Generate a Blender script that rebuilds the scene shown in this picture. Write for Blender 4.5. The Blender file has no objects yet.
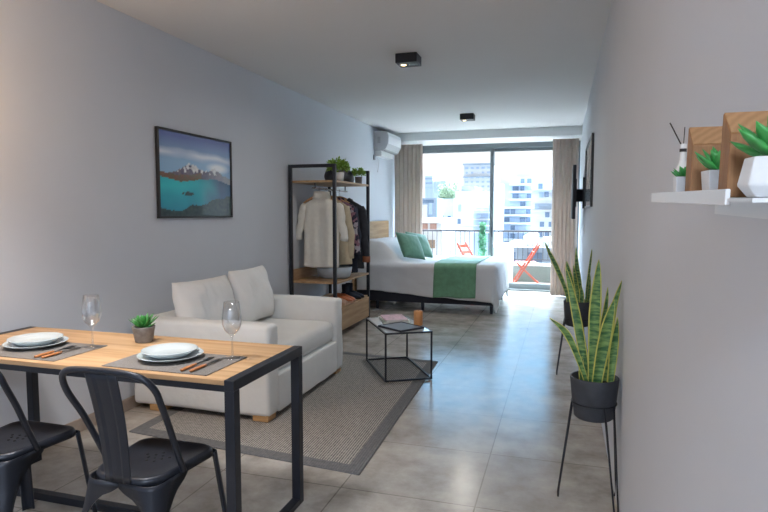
import bpy, bmesh, math, random
from mathutils import Vector, Matrix, noise
PI = math.pi
random.seed(7)
S = bpy.context.scene
COL = S.collection

# ------------------------------------------------------------------ materials
MATS = {}
def new_mat(name):
    m = bpy.data.materials.new(name); m.use_nodes = True
    nt = m.node_tree
    return m, nt, nt.nodes['Principled BSDF'], nt.nodes, nt.links
def P(name, col, rough=.5, metal=0., var=0., scale=8., bump=0., bscale=60., coat=0., spec=.5, sheen=0.):
    m, nt, b, N, L = new_mat(name)
    b.inputs['Base Color'].default_value = (*col, 1)
    b.inputs['Roughness'].default_value = rough
    b.inputs['Metallic'].default_value = metal
    b.inputs['Coat Weight'].default_value = coat
    b.inputs['Specular IOR Level'].default_value = spec
    b.inputs['Sheen Weight'].default_value = sheen
    tc = N.new('ShaderNodeTexCoord')
    if var:
        nz = N.new('ShaderNodeTexNoise'); nz.inputs['Scale'].default_value = scale; nz.inputs['Detail'].default_value = 4
        L.new(tc.outputs['Object'], nz.inputs['Vector'])
        r = N.new('ShaderNodeValToRGB')
        r.color_ramp.elements[0].position = .3; r.color_ramp.elements[1].position = .7
        r.color_ramp.elements[0].color = (*[max(0, c*(1-var)) for c in col], 1)
        r.color_ramp.elements[1].color = (*[min(1, c*(1+var)) for c in col], 1)
        L.new(nz.outputs['Fac'], r.inputs['Fac']); L.new(r.outputs['Color'], b.inputs['Base Color'])
    if bump:
        nb = N.new('ShaderNodeTexNoise'); nb.inputs['Scale'].default_value = bscale; nb.inputs['Detail'].default_value = 3
        L.new(tc.outputs['Object'], nb.inputs['Vector'])
        bp = N.new('ShaderNodeBump'); bp.inputs['Strength'].default_value = bump; bp.inputs['Distance'].default_value = .01
        L.new(nb.outputs['Fac'], bp.inputs['Height']); L.new(bp.outputs['Normal'], b.inputs['Normal'])
    MATS[name] = m
    return m
def wood(name, c1, c2, axis=0, scale=1., rough=.45, ring=False):
    m, nt, b, N, L = new_mat(name)
    tc = N.new('ShaderNodeTexCoord'); mp = N.new('ShaderNodeMapping')
    sc = [14*scale]*3; sc[axis] = .9*scale
    if ring: sc = [16*scale, 16*scale, 16*scale]
    mp.inputs['Scale'].default_value = sc
    L.new(tc.outputs['Object'], mp.inputs['Vector'])
    nz = N.new('ShaderNodeTexNoise'); nz.inputs['Scale'].default_value = 1.6; nz.inputs['Detail'].default_value = 6; nz.inputs['Distortion'].default_value = .6
    L.new(mp.outputs['Vector'], nz.inputs['Vector'])
    r = N.new('ShaderNodeValToRGB')
    r.color_ramp.elements[0].position = .3; r.color_ramp.elements[1].position = .72
    r.color_ramp.elements[0].color = (*c1, 1); r.color_ramp.elements[1].color = (*c2, 1)
    L.new(nz.outputs['Fac'], r.inputs['Fac'])
    n2 = N.new('ShaderNodeTexNoise'); n2.inputs['Scale'].default_value = 9; n2.inputs['Detail'].default_value = 2
    L.new(mp.outputs['Vector'], n2.inputs['Vector'])
    mx = N.new('ShaderNodeMixRGB'); mx.blend_type = 'MULTIPLY'; mx.inputs['Fac'].default_value = .25
    L.new(r.outputs['Color'], mx.inputs['Color1']); L.new(n2.outputs['Fac'], mx.inputs['Color2'])
    L.new(mx.outputs['Color'], b.inputs['Base Color'])
    b.inputs['Roughness'].default_value = rough
    MATS[name] = m
    return m
def ringwood(name, c1, c2, axis_x=True):
    m, nt, b, N, L = new_mat(name)
    tc = N.new('ShaderNodeTexCoord'); mp = N.new('ShaderNodeMapping')
    mp.inputs['Location'].default_value = (-.06, 0, .03)
    mp.inputs['Scale'].default_value = (1, .22, 1.0)
    L.new(tc.outputs['Object'], mp.inputs['Vector'])
    w = N.new('ShaderNodeTexWave'); w.wave_type = 'RINGS'; w.rings_direction = 'Z' if not axis_x else 'Y'
    w.inputs['Scale'].default_value = 38; w.inputs['Distortion'].default_value = 2.5; w.inputs['Detail'].default_value = 2; w.inputs['Detail Scale'].default_value = 2
    L.new(mp.outputs['Vector'], w.inputs['Vector'])
    r = N.new('ShaderNodeValToRGB'); r.color_ramp.elements[0].color = (*c1, 1); r.color_ramp.elements[1].color = (*c2, 1)
    L.new(w.outputs['Fac'], r.inputs['Fac']); L.new(r.outputs['Color'], b.inputs['Base Color'])
    b.inputs['Roughness'].default_value = .6
    MATS[name] = m
    return m

P('wall', (.62, .65, .71), .75, var=.02, scale=1.3, bump=.04, bscale=180)
P('ceiling', (.70, .70, .71), .85, var=.015, scale=1)
P('beam', (.72, .73, .74), .8)
P('black_metal', (.014, .017, .026), .42, .2, bump=.03, bscale=300)
P('chair_metal', (.015, .019, .030), .38, .35, bump=.05, bscale=160)
P('hole', (.004, .004, .004), .9)
wood('oak', (.42, .24, .11), (.66, .44, .25), 0)
wood('oak_y', (.40, .23, .11), (.62, .41, .23), 1)
wood('oak_foot', (.55, .30, .12), (.70, .43, .2), 0, 2)
wood('handle_wood', (.38, .13, .04), (.60, .25, .09), 1, 3, .4)
ringwood('block_wood', (.38, .20, .09), (.47, .26, .125))
wood('block_grain', (.27, .12, .045), (.40, .20, .085), 2, 5, .6)
P('placemat', (.17, .16, .155), .85, var=.15, scale=150, bump=.4, bscale=500)
P('porcelain', (.50, .56, .59), .18, coat=.4)
P('steel', (.6, .6, .62), .22, 1)
P('dark_steel', (.12, .12, .13), .3, 1)
P('sofa_fabric', (.79, .80, .795), .9, var=.04, scale=3, bump=1., bscale=8, sheen=.2)
P('cushion_fabric', (.79, .80, .80), .9, var=.03, scale=4, bump=1., bscale=8, sheen=.2)
P('duvet', (.70, .70, .72), .85, var=.02, scale=5, bump=.6, bscale=7, sheen=.2)
P('green_cloth', (.15, .34, .21), .7, var=.12, scale=20, bump=.2, bscale=60, sheen=.35)
P('green_pillow', (.10, .25, .17), .75, var=.12, scale=22, bump=.2, bscale=60, sheen=.4)
P('bed_base', (.018, .021, .035), .8)
P('concrete_pot', (.20, .19, .185), .85, var=.2, scale=40, bump=.25, bscale=120)
P('white_pot', (.74, .76, .79), .6, var=.03, scale=40, bump=.1, bscale=200)
P('slate_pot', (.040, .046, .060), .55, var=.12, scale=30, bump=.1, bscale=200)
P('soil', (.025, .018, .013), .95, bump=.6, bscale=120)
P('succulent', (.045, .24, .05), .4, var=.35, scale=25)
P('succulent_bright', (.05, .30, .07), .38, var=.3, scale=40)
P('leaf_light', (.26, .44, .07), .5, var=.4, scale=30)
P('leaf_dark', (.06, .17, .035), .5, var=.4, scale=30)
m_ = P('curtain', (.58, .50, .45), .9, var=.06, scale=6, bump=.15, bscale=120, sheen=.2)
def translucent(m_, col, f):
    N = m_.node_tree.nodes; L = m_.node_tree.links
    t_ = N.new('ShaderNodeBsdfTranslucent'); t_.inputs['Color'].default_value = (*col, 1); x_ = N.new('ShaderNodeMixShader'); x_.inputs[0].default_value = f
    L.new(N['Principled BSDF'].outputs[0], x_.inputs[1]); L.new(t_.outputs[0], x_.inputs[2]); L.new(x_.outputs[0], N['Material Output'].inputs['Surface'])
translucent(m_, (.70, .58, .50), .35)
P('alu', (.16, .19, .205), .45, .2)
P('ac_white', (.78, .79, .80), .35)
P('ac_shell_shaded', (.50, .51, .53), .4)  # white casing greyed: shade on its end face put into the colour
P('ac_grey', (.35, .36, .38), .5)
P('switch_white', (.72, .74, .76), .4)
P('tv_black', (.014, .018, .03), .55)
P('frame_black', (.018, .019, .022), .4)
P('knit', (.78, .76, .70), .95, var=.04, scale=20, bump=.5, bscale=140, sheen=.2)
P('beige_cloth', (.54, .46, .33), .9, var=.06, scale=14, bump=.25, bscale=60)
P('navy', (.022, .028, .05), .85, var=.2, scale=18, bump=.3, bscale=50)
P('charcoal', (.035, .038, .048), .85, var=.2, scale=18, bump=.3, bscale=50)
P('brown_leather', (.26, .085, .035), .5, var=.15, scale=30)
P('orange_leather', (.50, .15, .06), .5, var=.15, scale=30)
P('tan_leather', (.50, .30, .2), .55, var=.1, scale=30)
P('basin', (.42, .48, .54), .35)
P('hanger_wood', (.50, .27, .12), .45, var=.15, scale=30)
P('bag_black', (.022, .025, .035), .5, var=.3, scale=14, bump=.6, bscale=28)
P('glass_top', (.55, .58, .62), .12, coat=.5)
P('tray', (.022, .026, .042), .35)
P('tray_top', (.16, .19, .24), .3)
P('paper', (.75, .74, .72), .7)
P('cover_pink', (.62, .40, .46), .45, var=.25, scale=30)
P('cover_white', (.66, .68, .66), .45, var=.2, scale=26)
P('cover_green', (.30, .36, .33), .5, var=.2, scale=26)
P('candle_orange', (.58, .27, .10), .55, var=.08, scale=20)
P('orange_paint', (.40, .06, .022), .45)
P('white_paint', (.82, .82, .80), .5)
P('balcony_floor', (.26, .24, .22), .7, var=.08, scale=4)
P('parapet', (.17, .21, .19), .85, var=.1, scale=3)
P('coping', (.80, .79, .77), .7)
P('rail_metal', (.055, .055, .065), .5, .3)
P('shrub', (.03, .21, .09), .7, var=.4, scale=10)
P('roof_green', (.22, .30, .20), .8, var=.4, scale=1.2)
P('b_white', (.66, .68, .70), .9, var=.03, scale=.3)
P('b_cream', (.70, .69, .67), .9, var=.04, scale=.3)
P('b_blue', (.45, .55, .70), .9, var=.06, scale=.4)
P('b_grey', (.30, .38, .48), .9, var=.08, scale=.4)
P('b_window', (.12, .19, .30), .25)
P('b_pale_window', (.38, .50, .68), .3)
P('b_brick', (.42, .22, .16), .9, var=.15, scale=1)
P('b_brown', (.30, .19, .12), .85)
P('city_ground', (.10, .10, .10), .9)
P('baseboard', (.38, .31, .26), .5, var=.12, scale=10)
P('shelf_white', (.74, .77, .81), .45)
P('dark_reed', (.03, .03, .035), .6)
P('candle_plain', (.75, .75, .74), .4)

def glass_mat(name, rough=0., ior=1.45, col=(1, 1, 1)):
    m = bpy.data.materials.new(name); m.use_nodes = True
    N = m.node_tree.nodes; L = m.node_tree.links
    N.remove(N['Principled BSDF'])
    g = N.new('ShaderNodeBsdfGlass'); g.inputs['IOR'].default_value = ior; g.inputs['Roughness'].default_value = rough; g.inputs['Color'].default_value = (*col, 1)
    L.new(g.outputs[0], N['Material Output'].inputs['Surface'])
    MATS[name] = m
def pane_mat(name, refl=.035, tint=(1, 1, 1), edge=.45):
    m = bpy.data.materials.new(name); m.use_nodes = True
    N = m.node_tree.nodes; L = m.node_tree.links
    N.remove(N['Principled BSDF'])
    t = N.new('ShaderNodeBsdfTransparent'); t.inputs['Color'].default_value = (*tint, 1)
    g = N.new('ShaderNodeBsdfGlossy'); g.inputs['Roughness'].default_value = .02
    f0 = N.new('ShaderNodeLayerWeight'); f0.inputs['Blend'].default_value = .5
    f1 = N.new('ShaderNodeMath'); f1.operation = 'POWER'; f1.inputs[1].default_value = 4; L.new(f0.outputs['Facing'], f1.inputs[0])
    f = N.new('ShaderNodeMath'); f.operation = 'MULTIPLY_ADD'; f.inputs[1].default_value = edge; f.inputs[2].default_value = refl; L.new(f1.outputs[0], f.inputs[0])
    x = N.new('ShaderNodeMixShader')
    L.new(f.outputs[0], x.inputs[0]); L.new(t.outputs[0], x.inputs[1]); L.new(g.outputs[0], x.inputs[2])
    L.new(x.outputs[0], N['Material Output'].inputs['Surface'])
    MATS[name] = m
pane_mat('pane', tint=(.96, .98, .99))
pane_mat('wine_glass', .17, (.97, .975, .98), .85)
def emit_mat(name, col, s):
    m = bpy.data.materials.new(name); m.use_nodes = True
    N = m.node_tree.nodes; L = m.node_tree.links
    N.remove(N['Principled BSDF'])
    e = N.new('ShaderNodeEmission'); e.inputs['Color'].default_value = (*col, 1); e.inputs['Strength'].default_value = s
    L.new(e.outputs[0], N['Material Output'].inputs['Surface'])
    MATS[name] = m
emit_mat('bulb_warm', (1, .78, .38), 6)

def floor_material():
    m, nt, b, N, L = new_mat('floor_tiles')
    tc = N.new('ShaderNodeTexCoord'); mp = N.new('ShaderNodeMapping')
    T = .626
    mp.inputs['Scale'].default_value = (1/.67, 1/T, 1)
    mp.inputs['Location'].default_value = (.36/.67 + 10, -2.635/T + 10, 0)
    L.new(tc.outputs['Object'], mp.inputs['Vector'])
    br = N.new('ShaderNodeTexBrick')
    br.offset = 0; br.squash = 1
    br.inputs['Scale'].default_value = 1; br.inputs['Brick Width'].default_value = 1; br.inputs['Row Height'].default_value = 1
    br.inputs['Mortar Size'].default_value = .006; br.inputs['Mortar Smooth'].default_value = .2
    br.inputs['Color1'].default_value = (.95, .95, .95, 1); br.inputs['Color2'].default_value = (1.05, 1.05, 1.05, 1)
    br.inputs['Mortar'].default_value = (.58, .57, .56, 1)
    L.new(mp.outputs['Vector'], br.inputs['Vector'])
    n1 = N.new('ShaderNodeTexNoise'); n1.inputs['Scale'].default_value = 3.6; n1.inputs['Detail'].default_value = 8; n1.inputs['Roughness'].default_value = .65
    L.new(tc.outputs['Object'], n1.inputs['Vector'])
    r = N.new('ShaderNodeValToRGB'); r.color_ramp.elements[0].position = .31; r.color_ramp.elements[1].position = .70
    r.color_ramp.elements[0].color = (.27, .24, .21, 1); r.color_ramp.elements[1].color = (.56, .515, .465, 1)
    L.new(n1.outputs['Fac'], r.inputs['Fac'])
    mx = N.new('ShaderNodeMixRGB'); mx.blend_type = 'MULTIPLY'; mx.inputs['Fac'].default_value = 1
    L.new(r.outputs['Color'], mx.inputs['Color1']); L.new(br.outputs['Color'], mx.inputs['Color2'])
    L.new(mx.outputs['Color'], b.inputs['Base Color'])
    rr = N.new('ShaderNodeMapRange'); rr.inputs['To Min'].default_value = .12; rr.inputs['To Max'].default_value = .30
    L.new(n1.outputs['Fac'], rr.inputs['Value']); L.new(rr.outputs[0], b.inputs['Roughness'])
    bp = N.new('ShaderNodeBump'); bp.inputs['Strength'].default_value = .25; bp.inputs['Distance'].default_value = .003; bp.invert = True
    L.new(br.outputs['Fac'], bp.inputs['Height'])
    b.inputs['Specular IOR Level'].default_value = .5
    MATS['floor_tiles'] = m
floor_material()

def rug_material():
    m, nt, b, N, L = new_mat('rug')
    uv = N.new('ShaderNodeUVMap')           # u, v in metres across / along
    sp = N.new('ShaderNodeSeparateXYZ'); L.new(uv.outputs[0], sp.inputs[0])
    w = N.new('ShaderNodeTexWave'); w.bands_direction = 'X'; w.inputs['Scale'].default_value = 21; w.inputs['Distortion'].default_value = 1.6
    w.inputs['Detail'].default_value = 2; w.inputs['Detail Scale'].default_value = 6
    L.new(uv.outputs[0], w.inputs['Vector'])
    w2 = N.new('ShaderNodeTexWave'); w2.bands_direction = 'Y'; w2.inputs['Scale'].default_value = 24
    L.new(uv.outputs[0], w2.inputs['Vector'])
    nz = N.new('ShaderNodeTexNoise'); nz.inputs['Scale'].default_value = 40; nz.inputs['Detail'].default_value = 3
    L.new(uv.outputs[0], nz.inputs['Vector'])
    r = N.new('ShaderNodeValToRGB')
    r.color_ramp.elements[0].position = .25; r.color_ramp.elements[1].position = .75
    r.color_ramp.elements[0].color = (.075, .074, .075, 1); r.color_ramp.elements[1].color = (.45, .42, .385, 1)
    ad = N.new('ShaderNodeMath'); ad.operation = 'MULTIPLY_ADD'; ad.inputs[1].default_value = .6
    L.new(w.outputs['Fac'], ad.inputs[0])
    m3 = N.new('ShaderNodeMath'); m3.operation = 'MULTIPLY'; m3.inputs[1].default_value = .55
    L.new(nz.outputs['Fac'], m3.inputs[0]); L.new(m3.outputs[0], ad.inputs[2])
    L.new(ad.outputs[0], r.inputs['Fac'])
    rb = N.new('ShaderNodeValToRGB')
    rb.color_ramp.elements[0].color = (.09, .093, .10, 1); rb.color_ramp.elements[1].color = (.22, .22, .225, 1)
    L.new(nz.outputs['Fac'], rb.inputs['Fac'])
    # border mask: u < .1 from either edge or v near ends
    def edge(sock, lo, hi):
        a = N.new('ShaderNodeMath'); a.operation = 'LESS_THAN'; a.inputs[1].default_value = lo; L.new(sock, a.inputs[0])
        c = N.new('ShaderNodeMath'); c.operation = 'GREATER_THAN'; c.inputs[1].default_value = hi; L.new(sock, c.inputs[0])
        o = N.new('ShaderNodeMath'); o.operation = 'MAXIMUM'; L.new(a.outputs[0], o.inputs[0]); L.new(c.outputs[0], o.inputs[1])
        return o.outputs[0]
    o = N.new('ShaderNodeMath'); o.operation = 'MAXIMUM'
    L.new(edge(sp.outputs[0],   .085, 1.495), o.inputs[0]); L.new(edge(sp.outputs[1], .09, 2.33), o.inputs[1])
    mx = N.new('ShaderNodeMixRGB'); L.new(o.outputs[0], mx.inputs['Fac']); L.new(r.outputs[0], mx.inputs['Color1']); L.new(rb.outputs[0], mx.inputs['Color2'])
    L.new(mx.outputs[0], b.inputs['Base Color'])
    b.inputs['Roughness'].default_value = .95
    bp = N.new('ShaderNodeBump'); bp.inputs['Strength'].default_value = .6; bp.inputs['Distance'].default_value = .006
    mm = N.new('ShaderNodeMath'); mm.operation = 'MULTIPLY'; L.new(w.outputs['Fac'], mm.inputs[0]); mm.inputs[1].default_value = 1
    L.new(mm.outputs[0], bp.inputs['Height']); L.new(bp.outputs[0], b.inputs['Normal'])
    MATS['rug'] = m
rug_material()

def leaf_material():
    m, nt, b, N, L = new_mat('snake_leaf')
    uv = N.new('ShaderNodeUVMap'); sp = N.new('ShaderNodeSeparateXYZ'); L.new(uv.outputs[0], sp.inputs[0])
    tc = N.new('ShaderNodeTexCoord')
    nz = N.new('ShaderNodeTexNoise'); nz.inputs['Scale'].default_value = 1.0; nz.inputs['Detail'].default_value = 4
    mp = N.new('ShaderNodeMapping'); mp.inputs['Scale'].default_value = (16, 16, 70); L.new(tc.outputs['Object'], mp.inputs['Vector']); L.new(mp.outputs[0], nz.inputs['Vector'])
    r = N.new('ShaderNodeValToRGB'); r.color_ramp.elements[0].position = .4; r.color_ramp.elements[1].position = .62
    r.color_ramp.elements[0].color = (.04, .145, .05, 1); r.color_ramp.elements[1].color = (.24, .40, .13, 1)
    L.new(nz.outputs['Fac'], r.inputs['Fac'])
    a = N.new('ShaderNodeMath'); a.operation = 'SUBTRACT'; a.inputs[1].default_value = .5; L.new(sp.outputs[0], a.inputs[0])
    c = N.new('ShaderNodeMath'); c.operation = 'ABSOLUTE'; L.new(a.outputs[0], c.inputs[0])
    g = N.new('ShaderNodeMath'); g.operation = 'GREATER_THAN'; g.inputs[1].default_value = .41; L.new(c.outputs[0], g.inputs[0])
    mx = N.new('ShaderNodeMixRGB'); mx.inputs['Color2'].default_value = (.58, .55, .12, 1)
    L.new(g.outputs[0], mx.inputs['Fac']); L.new(r.outputs[0], mx.inputs['Color1'])
    L.new(mx.outputs[0], b.inputs['Base Color']); b.inputs['Roughness'].default_value = .38
    MATS['snake_leaf'] = m
leaf_material()
def pattern_cloth():
    m, nt, b, N, L = new_mat('patterned_cloth')
    tc = N.new('ShaderNodeTexCoord'); v = N.new('ShaderNodeTexVoronoi'); v.inputs['Scale'].default_value = 28
    L.new(tc.outputs['Object'], v.inputs['Vector'])
    r = N.new('ShaderNodeValToRGB'); r.color_ramp.interpolation = 'CONSTANT'
    e = r.color_ramp.elements; e[0].color = (.03, .028, .05, 1); e[1].position = .45; e[1].color = (.25, .12, .16, 1)
    q = e.new(.7); q.color = (.38, .34, .38, 1)
    L.new(v.outputs['Color'], r.inputs['Fac']); L.new(r.outputs[0], b.inputs['Base Color']); b.inputs['Roughness'].default_value = .85
    MATS['patterned_cloth'] = m
pattern_cloth()
def art_material(name):
    m, nt, b, N, L = new_mat(name)
    a = N.new('ShaderNodeVertexColor'); a.layer_name = 'print'
    L.new(a.outputs['Color'], b.inputs['Base Color'])
    b.inputs['Roughness'].default_value = .35; b.inputs['Coat Weight'].default_value = 1; b.inputs['Coat Roughness'].default_value = .03
    MATS[name] = m
art_material('art_print')

# ------------------------------------------------------------------ mesh helpers
class MB:
    def __init__(s): s.v = []; s.f = []; s.sm = []; s.uv = {}
    def add(s, vs, fs, smooth=False, uvs=None):
        o = len(s.v); s.v += [tuple(p) for p in vs]
        for f in fs: s.f.append(tuple(i+o for i in f)); s.sm.append(smooth)
        if uvs:
            for i, q in enumerate(uvs): s.uv[o+i] = q
        return s
    def box(s, x0, y0, z0, x1, y1, z1, M=None):
        vs = [Vector(p) for p in ((x0,y0,z0),(x1,y0,z0),(x1,y1,z0),(x0,y1,z0),(x0,y0,z1),(x1,y0,z1),(x1,y1,z1),(x0,y1,z1))]
        if M: vs = [M @ p for p in vs]
        return s.add(vs, [(0,3,2,1),(4,5,6,7),(0,1,5,4),(1,2,6,5),(2,3,7,6),(3,0,4,7)])
    def cbox(s, c, d, M=None):
        return s.box(c[0]-d[0]/2, c[1]-d[1]/2, c[2]-d[2]/2, c[0]+d[0]/2, c[1]+d[1]/2, c[2]+d[2]/2, M)
    def tube(s, pts, r, n=10, closed=False, flat=None):
        pts = [Vector(p) for p in pts]; k = len(pts)
        rs = r if isinstance(r, (list, tuple)) else [r]*k
        vs = []; prev = None
        for i, p in enumerate(pts):
            if closed: t = pts[(i+1) % k]-pts[i-1]
            else: t = pts[min(i+1, k-1)]-pts[max(i-1, 0)]
            t.normalize()
            if prev is None:
                ref = Vector((0, 0, 1)) if abs(t.z) < .9 else Vector((1, 0, 0))
                a = t.cross(ref).normalized()
            else:
                a = (prev - t*prev.dot(t)); a.normalize()
            prev = a; b = t.cross(a)
            for j in range(n):
                th = 2*PI*j/n
                q = p+(a*math.cos(th)+b*math.sin(th))*rs[i]
                vs.append(q)
        fs = []
        m = k if closed else k-1
        for i in range(m):
            for j in range(n):
                i2 = (i+1) % k
                fs.append((i*n+j, i*n+(j+1) % n, i2*n+(j+1) % n, i2*n+j))
        if not closed:
            fs.append(tuple(range(n))[::-1]); fs.append(tuple((k-1)*n+j for j in range(n)))
        return s.add(vs, fs, True)
    def bar(s, a, b, w, h=None, up=(0, 0, 1)):
        a = Vector(a); b = Vector(b); h = h or w
        t = (b-a).normalized(); u = Vector(up)
        if abs(t.dot(u)) > .95: u = Vector((0, 1, 0))
        x = t.cross(u).normalized(); y = x.cross(t)
        vs = []
        for p in (a, b):
            for sx, sy in ((-1,-1),(1,-1),(1,1),(-1,1)): vs.append(p+x*sx*w/2+y*sy*h/2)
        return s.add(vs, [(0,1,2,3),(7,6,5,4),(0,4,5,1),(1,5,6,2),(2,6,7,3),(3,7,4,0)])
    def lathe(s, prof, c=(0,0,0), n=32, sx=1, sy=1, cap0=True, cap1=False):
        vs = []
        for r, z in prof:
            for j in range(n):
                th = 2*PI*j/n
                vs.append((c[0]+r*math.cos(th)*sx, c[1]+r*math.sin(th)*sy, c[2]+z))
        fs = []
        for i in range(len(prof)-1):
            for j in range(n):
                fs.append((i*n+j, i*n+(j+1) % n, (i+1)*n+(j+1) % n, (i+1)*n+j))
        if cap0: fs.append(tuple(range(n))[::-1])
        if cap1: fs.append(tuple((len(prof)-1)*n+j for j in range(n)))
        return s.add(vs, fs, True)
    def rings(s, rings, cap=True, closed=True):
        n = len(rings[0]); vs = [p for r in rings for p in r]; fs = []
        for i in range(len(rings)-1):
            for j in range(n if closed else n-1):
                fs.append((i*n+j, i*n+(j+1) % n, (i+1)*n+(j+1) % n, (i+1)*n+j))
        if cap: fs.append(tuple(range(n))[::-1]); fs.append(tuple((len(rings)-1)*n+j for j in range(n)))
        return s.add(vs, fs, True)
    def grid(s, fn, nu, nv, uvfn=None):
        vs = []; uvs = []
        for i in range(nu+1):
            for j in range(nv+1):
                vs.append(fn(i/nu, j/nv)); uvs.append(uvfn(i/nu, j/nv) if uvfn else (i/nu, j/nv))
        fs = [(i*(nv+1)+j, (i+1)*(nv+1)+j, (i+1)*(nv+1)+j+1, i*(nv+1)+j+1) for i in range(nu) for j in range(nv)]
        return s.add(vs, fs, True, uvs)
    def prism(s, poly, y0, y1):      # polygon in x,z extruded along y
        n = len(poly)
        vs = [(x, y0, z) for x, z in poly]+[(x, y1, z) for x, z in poly]
        fs = [tuple(range(n)), tuple(range(2*n-1, n-1, -1))]+[(i, i+n, (i+1) % n+n, (i+1) % n) for i in range(n)]
        return s.add(vs, fs)
    def build(s, name, mat, parent=None, world=False, bevel=0, seg=2, subd=0, solid=0, flat=False, fixn=False):
        me = bpy.data.meshes.new(name)
        vs = s.v
        if world and parent is not None:
            o = Vector((0, 0, 0)); p = parent
            while p is not None: o += p.location; p = p.parent
            vs = [(a-o.x, b-o.y, c-o.z) for a, b, c in vs]
        me.from_pydata(vs, [], s.f); me.update()
        if fixn:
            bm = bmesh.new(); bm.from_mesh(me); bmesh.ops.recalc_face_normals(bm, faces=bm.faces); bm.to_mesh(me); bm.free()
        for p, q in zip(me.polygons, s.sm): p.use_smooth = q and not flat
        if s.uv:
            ul = me.uv_layers.new(name='UVMap')
            for lp in me.loops: ul.data[lp.index].uv = s.uv.get(lp.vertex_index, (0, 0))
        me.materials.append(MATS[mat])
        o = bpy.data.objects.new(name, me); COL.objects.link(o)
        if parent is not None: o.parent = parent
        if bevel:
            b = o.modifiers.new('bevel', 'BEVEL'); b.width = bevel; b.segments = seg; b.limit_method = 'ANGLE'; b.angle_limit = math.radians(40)
        if solid:
            q = o.modifiers.new('solid', 'SOLIDIFY'); q.thickness = abs(solid); q.offset = 0 if solid > 0 else -1
        if subd:
            d = o.modifiers.new('subd', 'SUBSURF'); d.levels = subd; d.render_levels = subd
        return o
def tag(o, label, cat, group=None, kind=None):
    o['label'] = label; o['category'] = cat
    if group: o['group'] = group
    if kind: o['kind'] = kind
    return o
def thing(name, label, cat, loc=(0, 0, 0), rz=0, group=None, rx=0):
    o = bpy.data.objects.new(name, None); COL.objects.link(o); o.location = loc; o.rotation_euler = (rx, 0, rz); o.empty_display_size = .1
    return tag(o, label, cat, group)
def struct(name, mb, mat, label=None, parent=None, **k):
    o = mb.build(name, mat, parent, **k)
    o['kind'] = 'structure'
    if label: o['label'] = label
    return o
def kids(o): return [c for c in bpy.data.objects if c.parent == o]
def dup(root, loc, rz=None, label=None):
    r = root.copy(); COL.objects.link(r); r.location = loc
    if rz is not None: r.rotation_euler[2] = rz
    if label: r['label'] = label
    for ch in kids(root):
        c = ch.copy(); COL.objects.link(c); c.parent = r
        for g in kids(ch):
            d = g.copy(); COL.objects.link(d); d.parent = c
    return r
def fb(p, s=1., o=0.): return noise.noise(Vector(p)*s+Vector((o, o*1.7, -o)))

# ------------------------------------------------------------------ room shell
XL, XR, H = -2.87, .275, 2.72
YB, YW, YF = -3.2, 10.40, 9.65
def st(name, box, mat, label, **k):
    return struct(name, MB().box(*box), mat, label, **k)
st('floor', (XL-.2, YB-.2, -.15, XR+.2, 10.62, 0), 'floor_tiles', 'grey concrete look floor tiles of the apartment')
st('ceiling', (XL-.2, YB-.2, H, XR+.2, 10.62, H+.2), 'ceiling', 'plain white ceiling')
st('wall_left', (XL-.2, YB, 0, XL, 10.62, H), 'wall', 'long plain wall behind the sofa')
st('wall_right', (XR, YB, 0, XR+.2, 10.62, H), 'wall', 'plain wall behind the snake plants')
st('wall_behind', (XL-.2, YB-.2, 0, XR+.2, YB, H), 'wall', 'wall behind the camera')
st('wall_lintel', (XL, YF, 2.585, XR, 10.62, H), 'beam', 'white beam across the ceiling above the sliding window')
st('wall_window', (XL, YW, 0, -2.66, 10.62, 2.585), 'wall', 'strip of wall left of the sliding window')
st('baseboard_left', (XL, YB, 0, XL+.012, 10.40, .085), 'baseboard', 'low wood-toned baseboard along the left wall', bevel=.003)

# sliding balcony window
w = bpy.data.objects.new('window_1', None); COL.objects.link(w); w.location = (-1.2, YW+.08, 0); w['kind'] = 'structure'; w['label'] = 'full-height sliding glass balcony window in a grey frame'
fr = MB()
y0, y1 = YW+.02, YW+.16
fr.box(-2.66, y0, 2.505, XR, y1, 2.585); fr.box(-2.66, y0, 0, -2.59, y1, 2.505); fr.box(.20, y0, 0, XR, y1, 2.505); fr.box(-2.59, y0, 0, .2, y1, .03)
o = fr.build('window_frame', 'alu', w, True, bevel=.004); 
def sash(xa, xb, ya, yb):
    m = MB(); t = .062
    m.box(xa, ya, .03, xa+t, yb, 2.505); m.box(xb-t, ya, .03, xb, yb, 2.505); m.box(xa+t, ya, .03, xb-t, yb, .13); m.box(xa+t, ya, 2.45, xb-t, yb, 2.505)
    s_ = m.build('sash', 'alu', w, True, bevel=.003)
    MB().box(xa+t, (ya+yb)/2-.003, .13, xb-t, (ya+yb)/2+.003, 2.45).build('glass_pane', 'pane', s_, True)
    return s_
sash(-2.59, -1.165, y0+.01, y0+.06); s2 = sash(-1.225, .2, y0+.075, y0+.125)
MB().box(-1.185, y0-.012, .95, -1.172, y0+.01, 1.12).build('sash_handle', 'black_metal', s2, True)

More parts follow.
